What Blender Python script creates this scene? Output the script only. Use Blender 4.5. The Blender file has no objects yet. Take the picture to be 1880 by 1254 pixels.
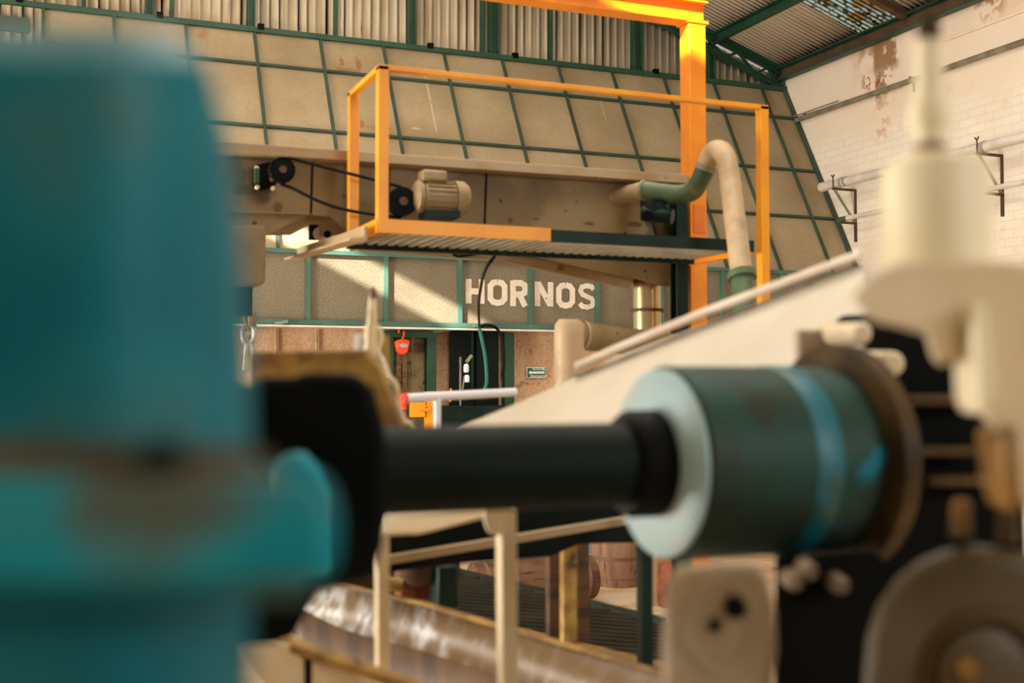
import bpy, math, random
from mathutils import Vector, Matrix
random.seed(7)
V = Vector
C = bpy.context.scene.collection
SC = bpy.context.scene
R = math.radians

# ------------------------------------------------------------------ camera
FPX = 2168.0
YAW, PITCH = R(22.2), R(2.115)
CAM = V((0, 0, 2.7))
FWD = V((math.sin(YAW) * math.cos(PITCH), math.cos(YAW) * math.cos(PITCH), math.sin(PITCH)))
RGT = V((math.cos(YAW), -math.sin(YAW), 0))
UPV = RGT.cross(FWD)
cd = bpy.data.cameras.new('camera')
cam = bpy.data.objects.new('camera', cd)
C.objects.link(cam)
cd.sensor_width = 36
cd.lens = FPX / 1880 * 36
cam.matrix_world = Matrix.Translation(CAM) @ Matrix((RGT, UPV, -FWD)).transposed().to_4x4()
cd.clip_start = 0.05
cd.clip_end = 200
cd.dof.use_dof = True
cd.dof.focus_distance = 19.5
cd.dof.aperture_fstop = (cd.lens / 1000) / 0.0285
SC.camera = cam

# ------------------------------------------------------------------ world, sun, daylight, added fill lamps
SC.view_settings.view_transform = 'Standard'
SC.view_settings.look = 'None'
SC.view_settings.exposure = 0.0
SC.view_settings.gamma = 1.0
w = bpy.data.worlds.new('world')
SC.world = w
w.use_nodes = True
bg = w.node_tree.nodes['Background']
bg.inputs[0].default_value = (0.80, 0.86, 1.0, 1)
bg.inputs[1].default_value = 1.6
SUN_DIR = V((1.6, 1.0, -0.76)).normalized()
sd = bpy.data.lights.new('sun', 'SUN')
sd.energy = 26
sd.angle = R(0.5)
sd.color = (1.0, 0.95, 0.88)
sun = bpy.data.objects.new('sun', sd)
C.objects.link(sun)
sun.rotation_euler = SUN_DIR.to_track_quat('-Z', 'Y').to_euler()
sun.location = (-20, -10, 30)


def area(name, loc, direction, sx, sy, e, col):
    l = bpy.data.lights.new(name, 'AREA')
    l.shape = 'RECTANGLE'
    l.size, l.size_y = sx, sy
    l.energy = e
    l.color = col
    o = bpy.data.objects.new(name, l)
    C.objects.link(o)
    o.location = loc
    o.rotation_euler = V(direction).to_track_quat('-Z', 'Z').to_euler()
    return o


area('daylight_left_opening', (-9.7, 10.0, 3.9), (1, 0.12, 0.42), 18, 4.2, 5500, (1.0, 0.98, 0.90))
area('fill_behind_camera', (6.5, -7.4, 6.0), (-0.3, 1, -0.2), 7, 2.6, 560, (0.95, 0.98, 1.0))  # added fill lamp for the foreground; the wall behind the camera is closed
area('daylight_roof_opening', (4.5, 8.5, 11.6), (0.1, 0.1, -1), 6, 13, 950, (1.0, 0.98, 0.90))

area('fill_roof_uplight', (-9.6, 11.0, 1.3), (1, 0.2, 0.9), 13, 2.0, 5200, (1.0, 0.96, 0.86))  # added up-pointing fill lamp to brighten the roof underside; no doorway is built


# ------------------------------------------------------------------ pixel helpers (only used to measure points)
def ray(px, py):
    return FWD + RGT * ((px - 940) / FPX) + UPV * ((627 - py) / FPX)


def at(px, py, d):
    return CAM + ray(px, py) * d


def on_u(px, py, u):
    r = ray(px, py)
    return CAM + r * (u / r.x)


def on_v(px, py, v):
    r = ray(px, py)
    return CAM + r * (v / r.y)


def on_z(px, py, z):
    r = ray(px, py)
    return CAM + r * ((z - CAM.z) / r.z)


def on_pl(px, py, P, N):
    r = ray(px, py)
    return CAM + r * ((P - CAM).dot(N) / r.dot(N))


# ------------------------------------------------------------------ materials
def s2l(c):
    return tuple(((x / 255) / 12.92 if x / 255 <= 0.04045 else ((x / 255 + 0.055) / 1.055) ** 2.4) for x in c)


def L4(c):
    return (*s2l(c), 1)


def mat(name, col, col2=None, rough=0.6, metal=0.0, scale=3.0, lo=0.4, hi=0.65, detail=6,
        rust=None, rust_scale=4.0, rust_lo=0.62, rust_hi=0.7, stretch=(1, 1, 1), bump=0.0, bump_scale=40,
        grain=0.0, grain_scale=60, spec=0.5):
    m = bpy.data.materials.new(name)
    m.use_nodes = True
    nt = m.node_tree
    N, Lk = nt.nodes, nt.links
    b = N['Principled BSDF']
    b.inputs['Roughness'].default_value = rough
    b.inputs['Metallic'].default_value = metal
    b.inputs['Specular IOR Level'].default_value = spec
    geo = N.new('ShaderNodeNewGeometry')
    mp = N.new('ShaderNodeMapping')
    mp.inputs['Scale'].default_value = stretch
    Lk.new(geo.outputs['Position'], mp.inputs['Vector'])

    def noise(sc, de=detail, vec=mp.outputs['Vector']):
        n = N.new('ShaderNodeTexNoise')
        n.inputs['Scale'].default_value = sc
        n.inputs['Detail'].default_value = de
        Lk.new(vec, n.inputs['Vector'])
        return n.outputs['Fac']

    def ramp(f, a, bb):
        r = N.new('ShaderNodeMapRange')
        r.interpolation_type = 'SMOOTHSTEP'
        r.inputs['From Min'].default_value = a
        r.inputs['From Max'].default_value = bb
        Lk.new(f, r.inputs['Value'])
        return r.outputs['Result']

    def mix(f, a, bb, mode='MIX'):
        x = N.new('ShaderNodeMix')
        x.data_type = 'RGBA'
        x.blend_type = mode
        if isinstance(f, float):
            x.inputs[0].default_value = f
        else:
            Lk.new(f, x.inputs[0])
        for i, s in ((6, a), (7, bb)):
            if isinstance(s, tuple):
                x.inputs[i].default_value = s
            else:
                Lk.new(s, x.inputs[i])
        return x.outputs[2]

    cur = L4(col)
    if col2:
        cur = mix(ramp(noise(scale), lo, hi), cur, L4(col2))
    if rust:
        cur = mix(ramp(noise(rust_scale, 8), rust_lo, rust_hi), cur, L4(rust))
    if grain:
        g = noise(grain_scale, 2, geo.outputs['Position'])
        r = N.new('ShaderNodeMapRange')
        r.inputs['From Min'].default_value = 0.3
        r.inputs['From Max'].default_value = 0.7
        r.inputs['To Min'].default_value = 1 - grain
        r.inputs['To Max'].default_value = 1 + grain
        Lk.new(g, r.inputs['Value'])
        cc = N.new('ShaderNodeCombineColor')
        for i in range(3):
            Lk.new(r.outputs['Result'], cc.inputs[i])
        cur = mix(1.0, cur, cc.outputs[0], 'MULTIPLY')
    if isinstance(cur, tuple):
        b.inputs['Base Color'].default_value = cur
    else:
        Lk.new(cur, b.inputs['Base Color'])
    if bump:
        bp = N.new('ShaderNodeBump')
        bp.inputs['Strength'].default_value = bump
        bp.inputs['Distance'].default_value = 0.01
        Lk.new(noise(bump_scale, 4), bp.inputs['Height'])
        Lk.new(bp.outputs['Normal'], b.inputs['Normal'])
    m['mixer'] = 1
    return m


M = {}
M['green'] = mat('dark green steel paint', (24, 62, 42), (32, 72, 48), 0.55, scale=2, rust=(70, 55, 35), rust_lo=0.66, rust_hi=0.75)
M['rib_green'] = mat('weathered green steel paint', (48, 66, 52), (62, 76, 60), 0.6, scale=1.5, rust=(80, 60, 40), rust_lo=0.66)
M['fascia_green'] = mat('mid green steel paint', (60, 96, 80), (74, 108, 92), 0.5, scale=2)
M['dkgreen'] = mat('blackish green paint', (14, 34, 28), (22, 46, 36), 0.5, scale=4, spec=0.18)
M['orange'] = mat('orange yellow enamel', (240, 146, 12), (230, 128, 8), 0.42, scale=2.5, rust=(190, 90, 10), rust_lo=0.7, rust_hi=0.8)
M['yellow'] = mat('golden yellow enamel', (242, 160, 10), (232, 146, 8), 0.42, scale=2.5)
M['redorange'] = mat('deep orange enamel', (222, 118, 24), (208, 104, 20), 0.45, scale=5)
M['slope'] = mat('dusty hood sheet', (170, 150, 118), (150, 130, 98), 0.75, scale=0.9, lo=0.3, hi=0.7, rust=(150, 98, 46), rust_scale=1.3, rust_lo=0.66, rust_hi=0.82, grain=0.05, grain_scale=14)
M['fascia'] = mat('speckled fascia sheet', (122, 110, 88), (110, 98, 76), 0.8, scale=1.2, grain=0.25, grain_scale=38)
M['paint'] = mat('white stencil paint', (226, 212, 194), (214, 198, 176), 0.7, scale=6, rust=(150, 132, 104), rust_scale=9, rust_lo=0.67, rust_hi=0.7)
M['corr'] = mat('corrugated cladding sheet', (200, 184, 158), (178, 160, 132), 0.55, scale=1.0, stretch=(4, 4, .5), rust=(110, 84, 54), rust_scale=2.5, rust_lo=0.66, rust_hi=0.76)
M['roof'] = mat('roof sheet underside', (240, 230, 214), (228, 216, 198), 0.6, scale=1.2, rust=(120, 92, 64), rust_scale=3, rust_lo=0.7)
M['brownsteel'] = mat('rusty brown primer', (92, 62, 42), (70, 50, 34), 0.7, scale=5)
M['galv'] = mat('galvanised pipe', (176, 170, 160), (196, 190, 182), 0.4, 0.5, scale=4)
M['galvdull'] = mat('dull metal conduit', (150, 142, 120), (128, 118, 96), 0.55, 0.3, scale=4)
M['whitepipe'] = mat('off white painted pipe', (206, 196, 182), (226, 218, 206), 0.5, scale=3, rust=(170, 120, 80), rust_lo=0.7)
M['plaster'] = mat('rough pinkish plaster', (206, 170, 136), (186, 148, 112), 0.9, scale=1.2, rust=(140, 100, 66), rust_scale=5, rust_lo=0.6, rust_hi=0.75, grain=0.18, grain_scale=30, bump=0.6)
M['render_coat'] = mat('pale cement render', (196, 190, 178), (182, 174, 160), 0.9, scale=1)
M['concrete'] = mat('stained concrete', (128, 108, 74), (96, 76, 48), 0.9, scale=3, rust=(60, 44, 26), rust_scale=6, rust_lo=0.58, grain=0.15)
M['floor'] = mat('dusty concrete floor', (196, 176, 152), (176, 144, 108), 0.8, scale=1.2, rust=(150, 100, 52), rust_scale=2, rust_lo=0.55, rust_hi=.8, stretch=(1, 1.3, 1))
M['beige'] = mat('grimy beige sheet metal', (142, 120, 80), (112, 90, 52), 0.6, scale=1.8, rust=(66, 40, 20), rust_scale=11, rust_lo=0.68, rust_hi=0.71)
M['beigelt'] = mat('light beige sheet metal', (178, 156, 122), (158, 130, 92), 0.6, scale=1.5, rust=(140, 90, 54), rust_scale=4, rust_lo=0.68)
M['pipebeige'] = mat('beige painted pipe', (184, 158, 122), (160, 134, 98), 0.5, scale=4, rust=(110, 76, 42), rust_lo=0.7)
M['pipegreen'] = mat('green painted pipe', (50, 84, 50), (84, 100, 66), 0.5, scale=3, rust=(130, 120, 84), rust_lo=0.6, rust_hi=0.72)
M['steel'] = mat('brushed stainless duct', (178, 156, 110), (200, 182, 140), 0.32, 0.7, scale=4, stretch=(6, 6, .4))
M['motor'] = mat('motor grey cream paint', (160, 138, 98), (140, 116, 76), 0.5, scale=6)
M['black'] = mat('black oily iron', (4, 6, 4), (10, 11, 8), 0.6, scale=5, spec=0.1)
M['rubber'] = mat('black rubber', (14, 14, 12), None, 0.7, spec=0.18)
M['soot'] = mat('sooty black steel', (10, 18, 15), (14, 24, 20), 0.8, scale=3, spec=0.18)
M['cream'] = mat('cream machine enamel', (232, 216, 184), (222, 200, 160), 0.5, scale=3, rust=(190, 160, 100), rust_scale=3, rust_lo=0.66, rust_hi=0.8)
M['creamyel'] = mat('yellowed cream enamel', (240, 228, 194), (222, 202, 146), 0.5, scale=5, lo=.5, hi=.75)
M['guard'] = mat('cream guard paint', (200, 190, 172), (190, 178, 156), 0.5, scale=1.5)
M['lip'] = mat('pinkish worn edge', (238, 226, 210), (224, 204, 184), 0.5, scale=4)
M['taupe'] = mat('taupe cast iron paint', (182, 166, 142), (158, 140, 112), 0.6, scale=3)
M['olive'] = mat('oily brown casting', (84, 64, 34), (48, 36, 18), 0.5, scale=5, lo=.35, hi=.65, spec=0.18)
M['olivetan'] = mat('oily tan casting', (84, 68, 42), (66, 52, 26), 0.55, scale=4)
M['postyellow'] = mat('worn yellow post paint', (196, 158, 74), (160, 120, 50), 0.5, scale=8, rust=(90, 64, 30), rust_scale=8)
M['gold'] = mat('oily golden casting', (140, 100, 34), (70, 50, 18), 0.4, scale=9)
M['teal'] = mat('worn teal enamel', (6, 132, 152), (24, 154, 170), 0.45, scale=7, rust=(86, 96, 84), rust_scale=6, rust_lo=0.52, rust_hi=0.66, spec=0.18)
M['tealdark'] = mat('dark teal enamel', (2, 98, 114), (22, 116, 128), 0.45, scale=5, rust=(70, 96, 84), rust_scale=5, rust_lo=0.55, rust_hi=0.72, spec=0.18)
M['tealband'] = mat('bright teal band', (8, 100, 116), (36, 78, 68), 0.45, scale=5, lo=.5, hi=.6)
M['drum'] = mat('grimy green drum paint', (34, 70, 62), (44, 50, 38), 0.5, scale=4, rust=(20, 110, 130), rust_scale=5, rust_lo=0.62, rust_hi=0.68, spec=0.18)
M['drumface'] = mat('pale blue drum face', (150, 180, 184), (164, 176, 170), 0.5, scale=6)
M['shaft'] = mat('dark green shaft', (8, 20, 15), (16, 28, 20), 0.6, scale=3, spec=0.12)
M['rustbar'] = mat('rusty worn strap', (110, 92, 66), (70, 48, 30), 0.6, scale=9)
M['mustard'] = mat('rusted mustard beam', (168, 130, 58), (122, 88, 38), 0.7, scale=6, lo=.35, hi=.6, rust=(90, 60, 30), rust_lo=.6, rust_scale=8)
M['wood'] = mat('weathered barrel wood', (150, 114, 90), (122, 90, 68), 0.85, scale=3, stretch=(3, 3, .5), rust=(90, 66, 48), rust_scale=6, rust_lo=0.6)
M['wooddk'] = mat('dark barrel wood', (96, 62, 34), (64, 40, 22), 0.8, scale=4, stretch=(1, 4, 4))
M['woodmid'] = mat('brown barrel wood', (108, 76, 48), (78, 52, 32), 0.85, scale=3, stretch=(.5, 3, 3), rust=(50, 34, 22), rust_scale=6, rust_lo=0.6)
M['rustcase'] = mat('rusty orange case', (136, 66, 24), (84, 44, 20), 0.7, scale=8)
M['hoop'] = mat('dull barrel hoop', (120, 92, 74), None, 0.6, 0.3)
M['blueplastic'] = mat('pale blue plastic', (176, 200, 216), (160, 186, 204), 0.4, scale=2)
M['white'] = mat('white gloss paint', (232, 230, 236), None, 0.35)
M['redpaint'] = mat('red orange hoist enamel', (240, 78, 34), (226, 60, 24), 0.4, scale=20)
M['chain'] = mat('rusty chain steel', (140, 108, 74), (100, 72, 48), 0.6, 0.4, scale=20)
M['chainlt'] = mat('pale worn chain steel', (232, 216, 188), (204, 180, 134), 0.5, 0.2, scale=14)
M['signgreen'] = mat('green safety sign face', (16, 104, 72), None, 0.4)
M['hose'] = mat('green rubber hose', (34, 110, 96), None, 0.5)
M['scraped'] = mat('scraped galvanised chute', (186, 184, 184), (120, 98, 70), 0.5, 0.1, scale=5, stretch=(3, 3, .8), lo=.36, hi=.56, rust=(100, 74, 44), rust_scale=5, rust_lo=.58)
M['browntin'] = mat('brown stained tin', (110, 80, 50), (80, 56, 34), 0.6, scale=3, stretch=(3, 3, .7))
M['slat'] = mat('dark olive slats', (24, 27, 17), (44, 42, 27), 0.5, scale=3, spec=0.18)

# wall: painted brick with fixed stain patches
def wall_mat():
    m = bpy.data.materials.new('painted brick wall')
    m.use_nodes = True
    nt = m.node_tree
    N, Lk = nt.nodes, nt.links
    b = N['Principled BSDF']
    b.inputs['Roughness'].default_value = 0.85
    geo = N.new('ShaderNodeNewGeometry')
    sx = N.new('ShaderNodeSeparateXYZ')
    Lk.new(geo.outputs['Position'], sx.inputs[0])
    cx = N.new('ShaderNodeCombineXYZ')
    Lk.new(sx.outputs['Y'], cx.inputs[0])
    Lk.new(sx.outputs['Z'], cx.inputs[1])
    br = N.new('ShaderNodeTexBrick')
    br.inputs['Scale'].default_value = 1
    br.inputs['Brick Width'].default_value = 0.38
    br.inputs['Row Height'].default_value = 0.14
    br.inputs['Mortar Size'].default_value = 0.012
    br.inputs['Mortar Smooth'].default_value = 0.6
    br.inputs['Color1'].default_value = L4((238, 226, 208))
    br.inputs['Color2'].default_value = L4((242, 232, 216))
    br.inputs['Mortar'].default_value = L4((232, 216, 194))
    Lk.new(cx.outputs[0], br.inputs['Vector'])

    def noise(sc, de=6):
        n = N.new('ShaderNodeTexNoise')
        n.inputs['Scale'].default_value = sc
        n.inputs['Detail'].default_value = de
        Lk.new(geo.outputs['Position'], n.inputs['Vector'])
        return n.outputs['Fac']

    def mr(f, a, c, t0=0.0, t1=1.0):
        r = N.new('ShaderNodeMapRange')
        r.interpolation_type = 'SMOOTHSTEP'
        r.inputs['From Min'].default_value = a
        r.inputs['From Max'].default_value = c
        r.inputs['To Min'].default_value = t0
        r.inputs['To Max'].default_value = t1
        Lk.new(f, r.inputs['Value'])
        return r.outputs['Result']

    def mth(op, a, c):
        x = N.new('ShaderNodeMath')
        x.operation = op
        for i, s in enumerate((a, c)):
            if isinstance(s, (int, float)):
                x.inputs[i].default_value = s
            else:
                Lk.new(s, x.inputs[i])
        return x.outputs[0]

    def mix(f, a, c):
        x = N.new('ShaderNodeMix')
        x.data_type = 'RGBA'
        if isinstance(f, float):
            x.inputs[0].default_value = f
        else:
            Lk.new(f, x.inputs[0])
        for i, s in ((6, a), (7, c)):
            if isinstance(s, tuple):
                x.inputs[i].default_value = s
            else:
                Lk.new(s, x.inputs[i])
        return x.outputs[2]

    # smooth plaster hides the brick in the top courses
    cur = mix(mr(sx.outputs['Z'], 7.2, 7.7), br.outputs['Color'], L4((238, 220, 198)))
    cur = mix(mth('MULTIPLY', mr(noise(0.7), 0.45, 0.7), 0.45), cur, L4((232, 206, 180)))
    cur = mix(mth('MULTIPLY', mr(noise(2.2, 9), 0.62, 0.75), 0.18), cur, L4((190, 140, 96)))

    def patch(pa, pb, fy, fz, nlo, nhi, col, amt, ns=3.0):
        nonlocal cur
        y0, y1 = sorted((pa.y, pb.y))
        z0, z1 = sorted((pa.z, pb.z))
        f = mth('MULTIPLY', mr(sx.outputs['Y'], y0 - fy, y0 + fy), mr(sx.outputs['Y'], y1 + fy, y1 - fy))
        f = mth('MULTIPLY', f, mr(sx.outputs['Z'], z0 - fz, z0 + fz))
        f = mth('MULTIPLY', f, mr(sx.outputs['Z'], z1 + fz, z1 - fz))
        f = mth('MULTIPLY', f, mr(noise(ns, 9), nlo, nhi))
        cur = mix(mth('MULTIPLY', f, amt), cur, L4(col))
    patch(on_u(1560, 100, 14.4), on_u(1655, 120, 14.4) + V((0, 0, 0.25)), .25, .5, .38, .52, (196, 142, 90), 0.55)
    patch(on_u(1603, 60, 14.4) + V((0, 0, .1)), on_u(1650, 120, 14.4), .06, .12, .36, .5, (136, 92, 46), 0.85)
    patch(on_u(1578, 65, 14.4) + V((0, 0, .2)), on_u(1612, 105, 14.4), .12, .15, .45, .55, (160, 110, 60), 0.6)
    patch(on_u(1607, 135, 14.4), on_u(1632, 185, 14.4), .04, .12, .36, .5, (140, 100, 64), 0.8)
    patch(on_u(1583, 140, 14.4), on_u(1640, 150, 14.4), .1, .08, .52, .58, (150, 78, 40), 0.8, 9.0)
    patch(on_u(1605, 185, 14.4), on_u(1632, 265, 14.4), .1, .3, .5, .62, (200, 150, 104), 0.6, 6.0)
    patch(on_u(1790, 0, 14.4), on_u(1845, 20, 14.4), .1, .15, .45, .55, (170, 110, 60), 0.8, 6.0)
    patch(on_u(1700, 60, 14.4), on_u(1900, 5, 14.4), .1, .25, .3, .8, (224, 182, 148), 0.7)
    Lk.new(cur, b.inputs['Base Color'])
    bp = N.new('ShaderNodeBump')
    bp.inputs['Strength'].default_value = 0.35
    bp.inputs['Distance'].default_value = 0.004
    bp.invert = True
    Lk.new(mth('MULTIPLY', br.outputs['Fac'], mr(sx.outputs['Z'], 7.7, 7.2)), bp.inputs['Height'])
    Lk.new(bp.outputs['Normal'], b.inputs['Normal'])
    return m


M['wall'] = wall_mat()


def spots(m, cs, col):
    """rust runs with a place of their own: (centre point, half width, half height, strength)"""
    nt = m.node_tree
    N, Lk = nt.nodes, nt.links
    b = N['Principled BSDF']
    cur = b.inputs['Base Color'].links[0].from_socket
    geo = N.new('ShaderNodeNewGeometry')
    sx = N.new('ShaderNodeSeparateXYZ')
    Lk.new(geo.outputs['Position'], sx.inputs[0])
    nz = N.new('ShaderNodeTexNoise')
    nz.inputs['Scale'].default_value = 14
    nz.inputs['Detail'].default_value = 6
    Lk.new(geo.outputs['Position'], nz.inputs['Vector'])

    def mth(op, a, c):
        x = N.new('ShaderNodeMath')
        x.operation = op
        for i, q in enumerate((a, c)):
            if isinstance(q, (int, float)):
                x.inputs[i].default_value = q
            else:
                Lk.new(q, x.inputs[i])
        return x.outputs[0]
    for c, a, h, amt in cs:
        dx = mth('DIVIDE', mth('SUBTRACT', sx.outputs['X'], c.x), a)
        dz = mth('DIVIDE', mth('SUBTRACT', sx.outputs['Z'], c.z), h)
        d2 = mth('ADD', mth('MULTIPLY', dx, dx), mth('MULTIPLY', dz, dz))
        mr = N.new('ShaderNodeMapRange')
        mr.interpolation_type = 'SMOOTHSTEP'
        mr.inputs['From Min'].default_value = 1.0
        mr.inputs['From Max'].default_value = 0.1
        Lk.new(mth('ADD', d2, mth('MULTIPLY', mth('SUBTRACT', nz.outputs['Fac'], 0.5), 2.2)), mr.inputs['Value'])
        mx = N.new('ShaderNodeMix')
        mx.data_type = 'RGBA'
        Lk.new(mth('MULTIPLY', mr.outputs['Result'], amt), mx.inputs[0])
        Lk.new(cur, mx.inputs[6])
        mx.inputs[7].default_value = L4(col)
        cur = mx.outputs[2]
    Lk.new(cur, b.inputs['Base Color'])


# translucent, dirty skylight sheet
sky = mat('dirty translucent sheet', (150, 160, 152), (120, 100, 60), 0.5, scale=3, lo=.46, hi=.6, rust=(60, 54, 28), rust_scale=9, rust_lo=.5, rust_hi=.62)
_nt = sky.node_tree
_b = _nt.nodes['Principled BSDF']
_tr = _nt.nodes.new('ShaderNodeBsdfTranslucent')
_mx = _nt.nodes.new('ShaderNodeMixShader')
_mx.inputs[0].default_value = 0.8
_nt.links.new(_b.inputs['Base Color'].links[0].from_socket, _tr.inputs['Color'])
_nt.links.new(_b.outputs[0], _mx.inputs[1])
_nt.links.new(_tr.outputs[0], _mx.inputs[2])
_nt.links.new(_mx.outputs[0], _nt.nodes['Material Output'].inputs[0])
M['skylight'] = sky


# ------------------------------------------------------------------ mesh builder
class MB:
    def __init__(s):
        s.v, s.f = [], []

    def add(s, vs, fs):
        n = len(s.v)
        s.v += [V(p) for p in vs]
        s.f += [tuple(i + n for i in f) for f in fs]
        return s

    def box(s, lo, hi):
        (a, b, c), (d, e, f) = lo, hi
        return s.add([(a, b, c), (d, b, c), (d, e, c), (a, e, c), (a, b, f), (d, b, f), (d, e, f), (a, e, f)],
                     [(0, 3, 2, 1), (4, 5, 6, 7), (0, 1, 5, 4), (1, 2, 6, 5), (2, 3, 7, 6), (3, 0, 4, 7)])

    def beam(s, p, q, w_, h, up=(0, 0, 1)):
        p, q = V(p), V(q)
        d = (q - p).normalized()
        up = V(up)
        if abs(d.dot(up)) > 0.98:
            up = V((0, 1, 0))
        x = d.cross(up).normalized()
        y = x.cross(d).normalized()
        pts = []
        for c in (p, q):
            for a, b in ((-1, -1), (1, -1), (1, 1), (-1, 1)):
                pts.append(c + x * (a * w_ / 2) + y * (b * h / 2))
        return s.add(pts, [(0, 1, 2, 3), (7, 6, 5, 4), (0, 4, 5, 1), (1, 5, 6, 2), (2, 6, 7, 3), (3, 7, 4, 0)])

    def ibeam(s, p, q, w_, h, t, up=(0, 0, 1), channel=0):
        p, q = V(p), V(q)
        d = (q - p).normalized()
        x = d.cross(V(up)).normalized()
        y = x.cross(d).normalized()
        s.beam(p + y * (h / 2 - t / 2), q + y * (h / 2 - t / 2), w_, t, up)
        s.beam(p - y * (h / 2 - t / 2), q - y * (h / 2 - t / 2), w_, t, up)
        o = x * (channel * (w_ / 2 - t / 2))
        s.beam(p + o, q + o, t, h - 2 * t, up)
        return s

    def tube(s, pts, r, n=12, caps=True):
        pts = [V(p) for p in pts]
        rs = r if isinstance(r, (list, tuple)) else [r] * len(pts)
        base = len(s.v)
        prev = None
        for i, p in enumerate(pts):
            d = (pts[min(i + 1, len(pts) - 1)] - pts[max(i - 1, 0)]).normalized()
            if prev is None:
                a = d.cross(V((0, 0, 1)))
                if a.length < 0.1:
                    a = d.cross(V((0, 1, 0)))
                a.normalize()
            else:
                a = (prev - d * prev.dot(d)).normalized()
            prev = a
            b = d.cross(a)
            for k in range(n):
                t = 2 * math.pi * k / n
                s.v.append(p + (a * math.cos(t) + b * math.sin(t)) * rs[i])
        for i in range(len(pts) - 1):
            for k in range(n):
                k2 = (k + 1) % n
                s.f.append((base + i * n + k, base + i * n + k2, base + (i + 1) * n + k2, base + (i + 1) * n + k))
        if caps:
            s.f.append(tuple(base + k for k in reversed(range(n))))
            e = base + (len(pts) - 1) * n
            s.f.append(tuple(e + k for k in range(n)))
        return s

    def lathe(s, o, ax, prof, n=32):
        """prof: list of (distance along axis, radius)"""
        o, ax = V(o), V(ax).normalized()
        a = ax.cross(V((0, 0, 1)))
        if a.length < 0.1:
            a = ax.cross(V((0, 1, 0)))
        a.normalize()
        b = ax.cross(a)
        base = len(s.v)
        for t, r in prof:
            for k in range(n):
                q = 2 * math.pi * k / n
                s.v.append(o + ax * t + (a * math.cos(q) + b * math.sin(q)) * max(r, 1e-4))
        for i in range(len(prof) - 1):
            for k in range(n):
                k2 = (k + 1) % n
                s.f.append((base + i * n + k, base + i * n + k2, base + (i + 1) * n + k2, base + (i + 1) * n + k))
        s.f.append(tuple(base + k for k in reversed(range(n))))
        e = base + (len(prof) - 1) * n
        s.f.append(tuple(e + k for k in range(n)))
        return s

    def prism(s, pts, ex):
        pts = [V(p) for p in pts]
        ex = V(ex)
        n = len(pts)
        return s.add(pts + [p + ex for p in pts],
                     [tuple(range(n)), tuple(reversed(range(n, 2 * n)))] +
                     [(i, i + n, (i + 1) % n + n, (i + 1) % n) for i in range(n)])

    def torus(s, c, ax, Rr, r, n=20, m=8, sq=1.0, d2=None):
        """ring around axis; sq stretches it along d2 (chain links)"""
        ax = V(ax).normalized()
        a = V(d2).normalized() if d2 is not None else ax.orthogonal().normalized()
        b = ax.cross(a)
        base = len(s.v)
        for i in range(n):
            t = 2 * math.pi * i / n
            cd_ = a * (math.cos(t) * Rr * sq) + b * (math.sin(t) * Rr)
            o = V(c) + cd_
            rd = (a * math.cos(t) + b * math.sin(t))
            for k in range(m):
                q = 2 * math.pi * k / m
                s.v.append(o + rd * (math.cos(q) * r) + ax * (math.sin(q) * r))
        for i in range(n):
            for k in range(m):
                i2, k2 = (i + 1) % n, (k + 1) % m
                s.f.append((base + i * m + k, base + i * m + k2, base + i2 * m + k2, base + i2 * m + k))
        return s

    def corr(s, o, du, dn, dl, width, length, period, depth, kind='sine'):
        """corrugated sheet: du = across ribs, dn = relief direction, dl = along ribs"""
        o, du, dn, dl = V(o), V(du), V(dn), V(dl)
        prof = []
        x = 0.0
        if kind == 'sine':
            k = 0
            while x < width:
                prof.append((x, depth * math.sin(k * math.pi / 3)))
                x += period / 6
                k += 1
        else:
            while x < width:
                for fx, h in ((0, 0), (0.58, 0), (0.68, 1), (0.9, 1), (1.0, 0)):
                    prof.append((x + fx * period, h * depth))
                x += period
        b = len(s.v)
        for x, h in prof:
            s.v.append(o + du * x + dn * h)
            s.v.append(o + du * x + dn * h + dl * length)
        for i in range(len(prof) - 1):
            s.f.append((b + 2 * i, b + 2 * i + 2, b + 2 * i + 3, b + 2 * i + 1))
        return s

    def build(s, name, m, parent=None, bevel=0, solid=0, flip=False):
        me = bpy.data.meshes.new(name)
        if parent is not None:
            org = parent.matrix_world.translation.copy() if parent.get('_o') is None else V(parent['_o'])
        else:
            xs = [p.x for p in s.v]
            ys = [p.y for p in s.v]
            org = V(((min(xs) + max(xs)) / 2, (min(ys) + max(ys)) / 2, min(p.z for p in s.v)))
        me.from_pydata([p - org for p in s.v], [], s.f)
        me.validate()
        me.update()
        me.polygons.foreach_set('use_smooth', [True] * len(me.polygons))
        me.set_sharp_from_angle(angle=R(38))
        me.materials.append(m)
        o = bpy.data.objects.new(name, me)
        C.objects.link(o)
        ORG[o.name] = org
        if parent is not None:
            o.parent = parent
        else:
            o.location = org
        if solid:
            md = o.modifiers.new('solidify', 'SOLIDIFY')
            md.thickness = solid
            md.offset = 0
        if bevel:
            md = o.modifiers.new('bevel', 'BEVEL')
            md.width = bevel
            md.segments = 2
            md.limit_method = 'ANGLE'
            md.angle_limit = R(35)
        return o


ORG = {}


def sub(name, mb, m, part, **k):
    """sub-part under a part (whose mesh origin equals its thing's origin)"""
    me = mb.build(name, m, None, **k)
    off = ORG[me.name]
    base = ORG[part.name]
    me.data.transform(Matrix.Translation(off - base))
    me.location = (0, 0, 0)
    me.parent = part
    ORG[me.name] = base
    return me


def thing(name, loc, label, cat, group=None):
    o = bpy.data.objects.new(name, None)
    o.empty_display_size = 0.1
    C.objects.link(o)
    o.location = loc
    ORG[o.name] = V(loc)
    tag(o, label, cat, group)
    return o


def tag(o, label, cat, group=None, kind=None):
    o['label'] = label
    o['category'] = cat
    if group:
        o['group'] = group
    if kind:
        o['kind'] = kind
    return o


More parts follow.
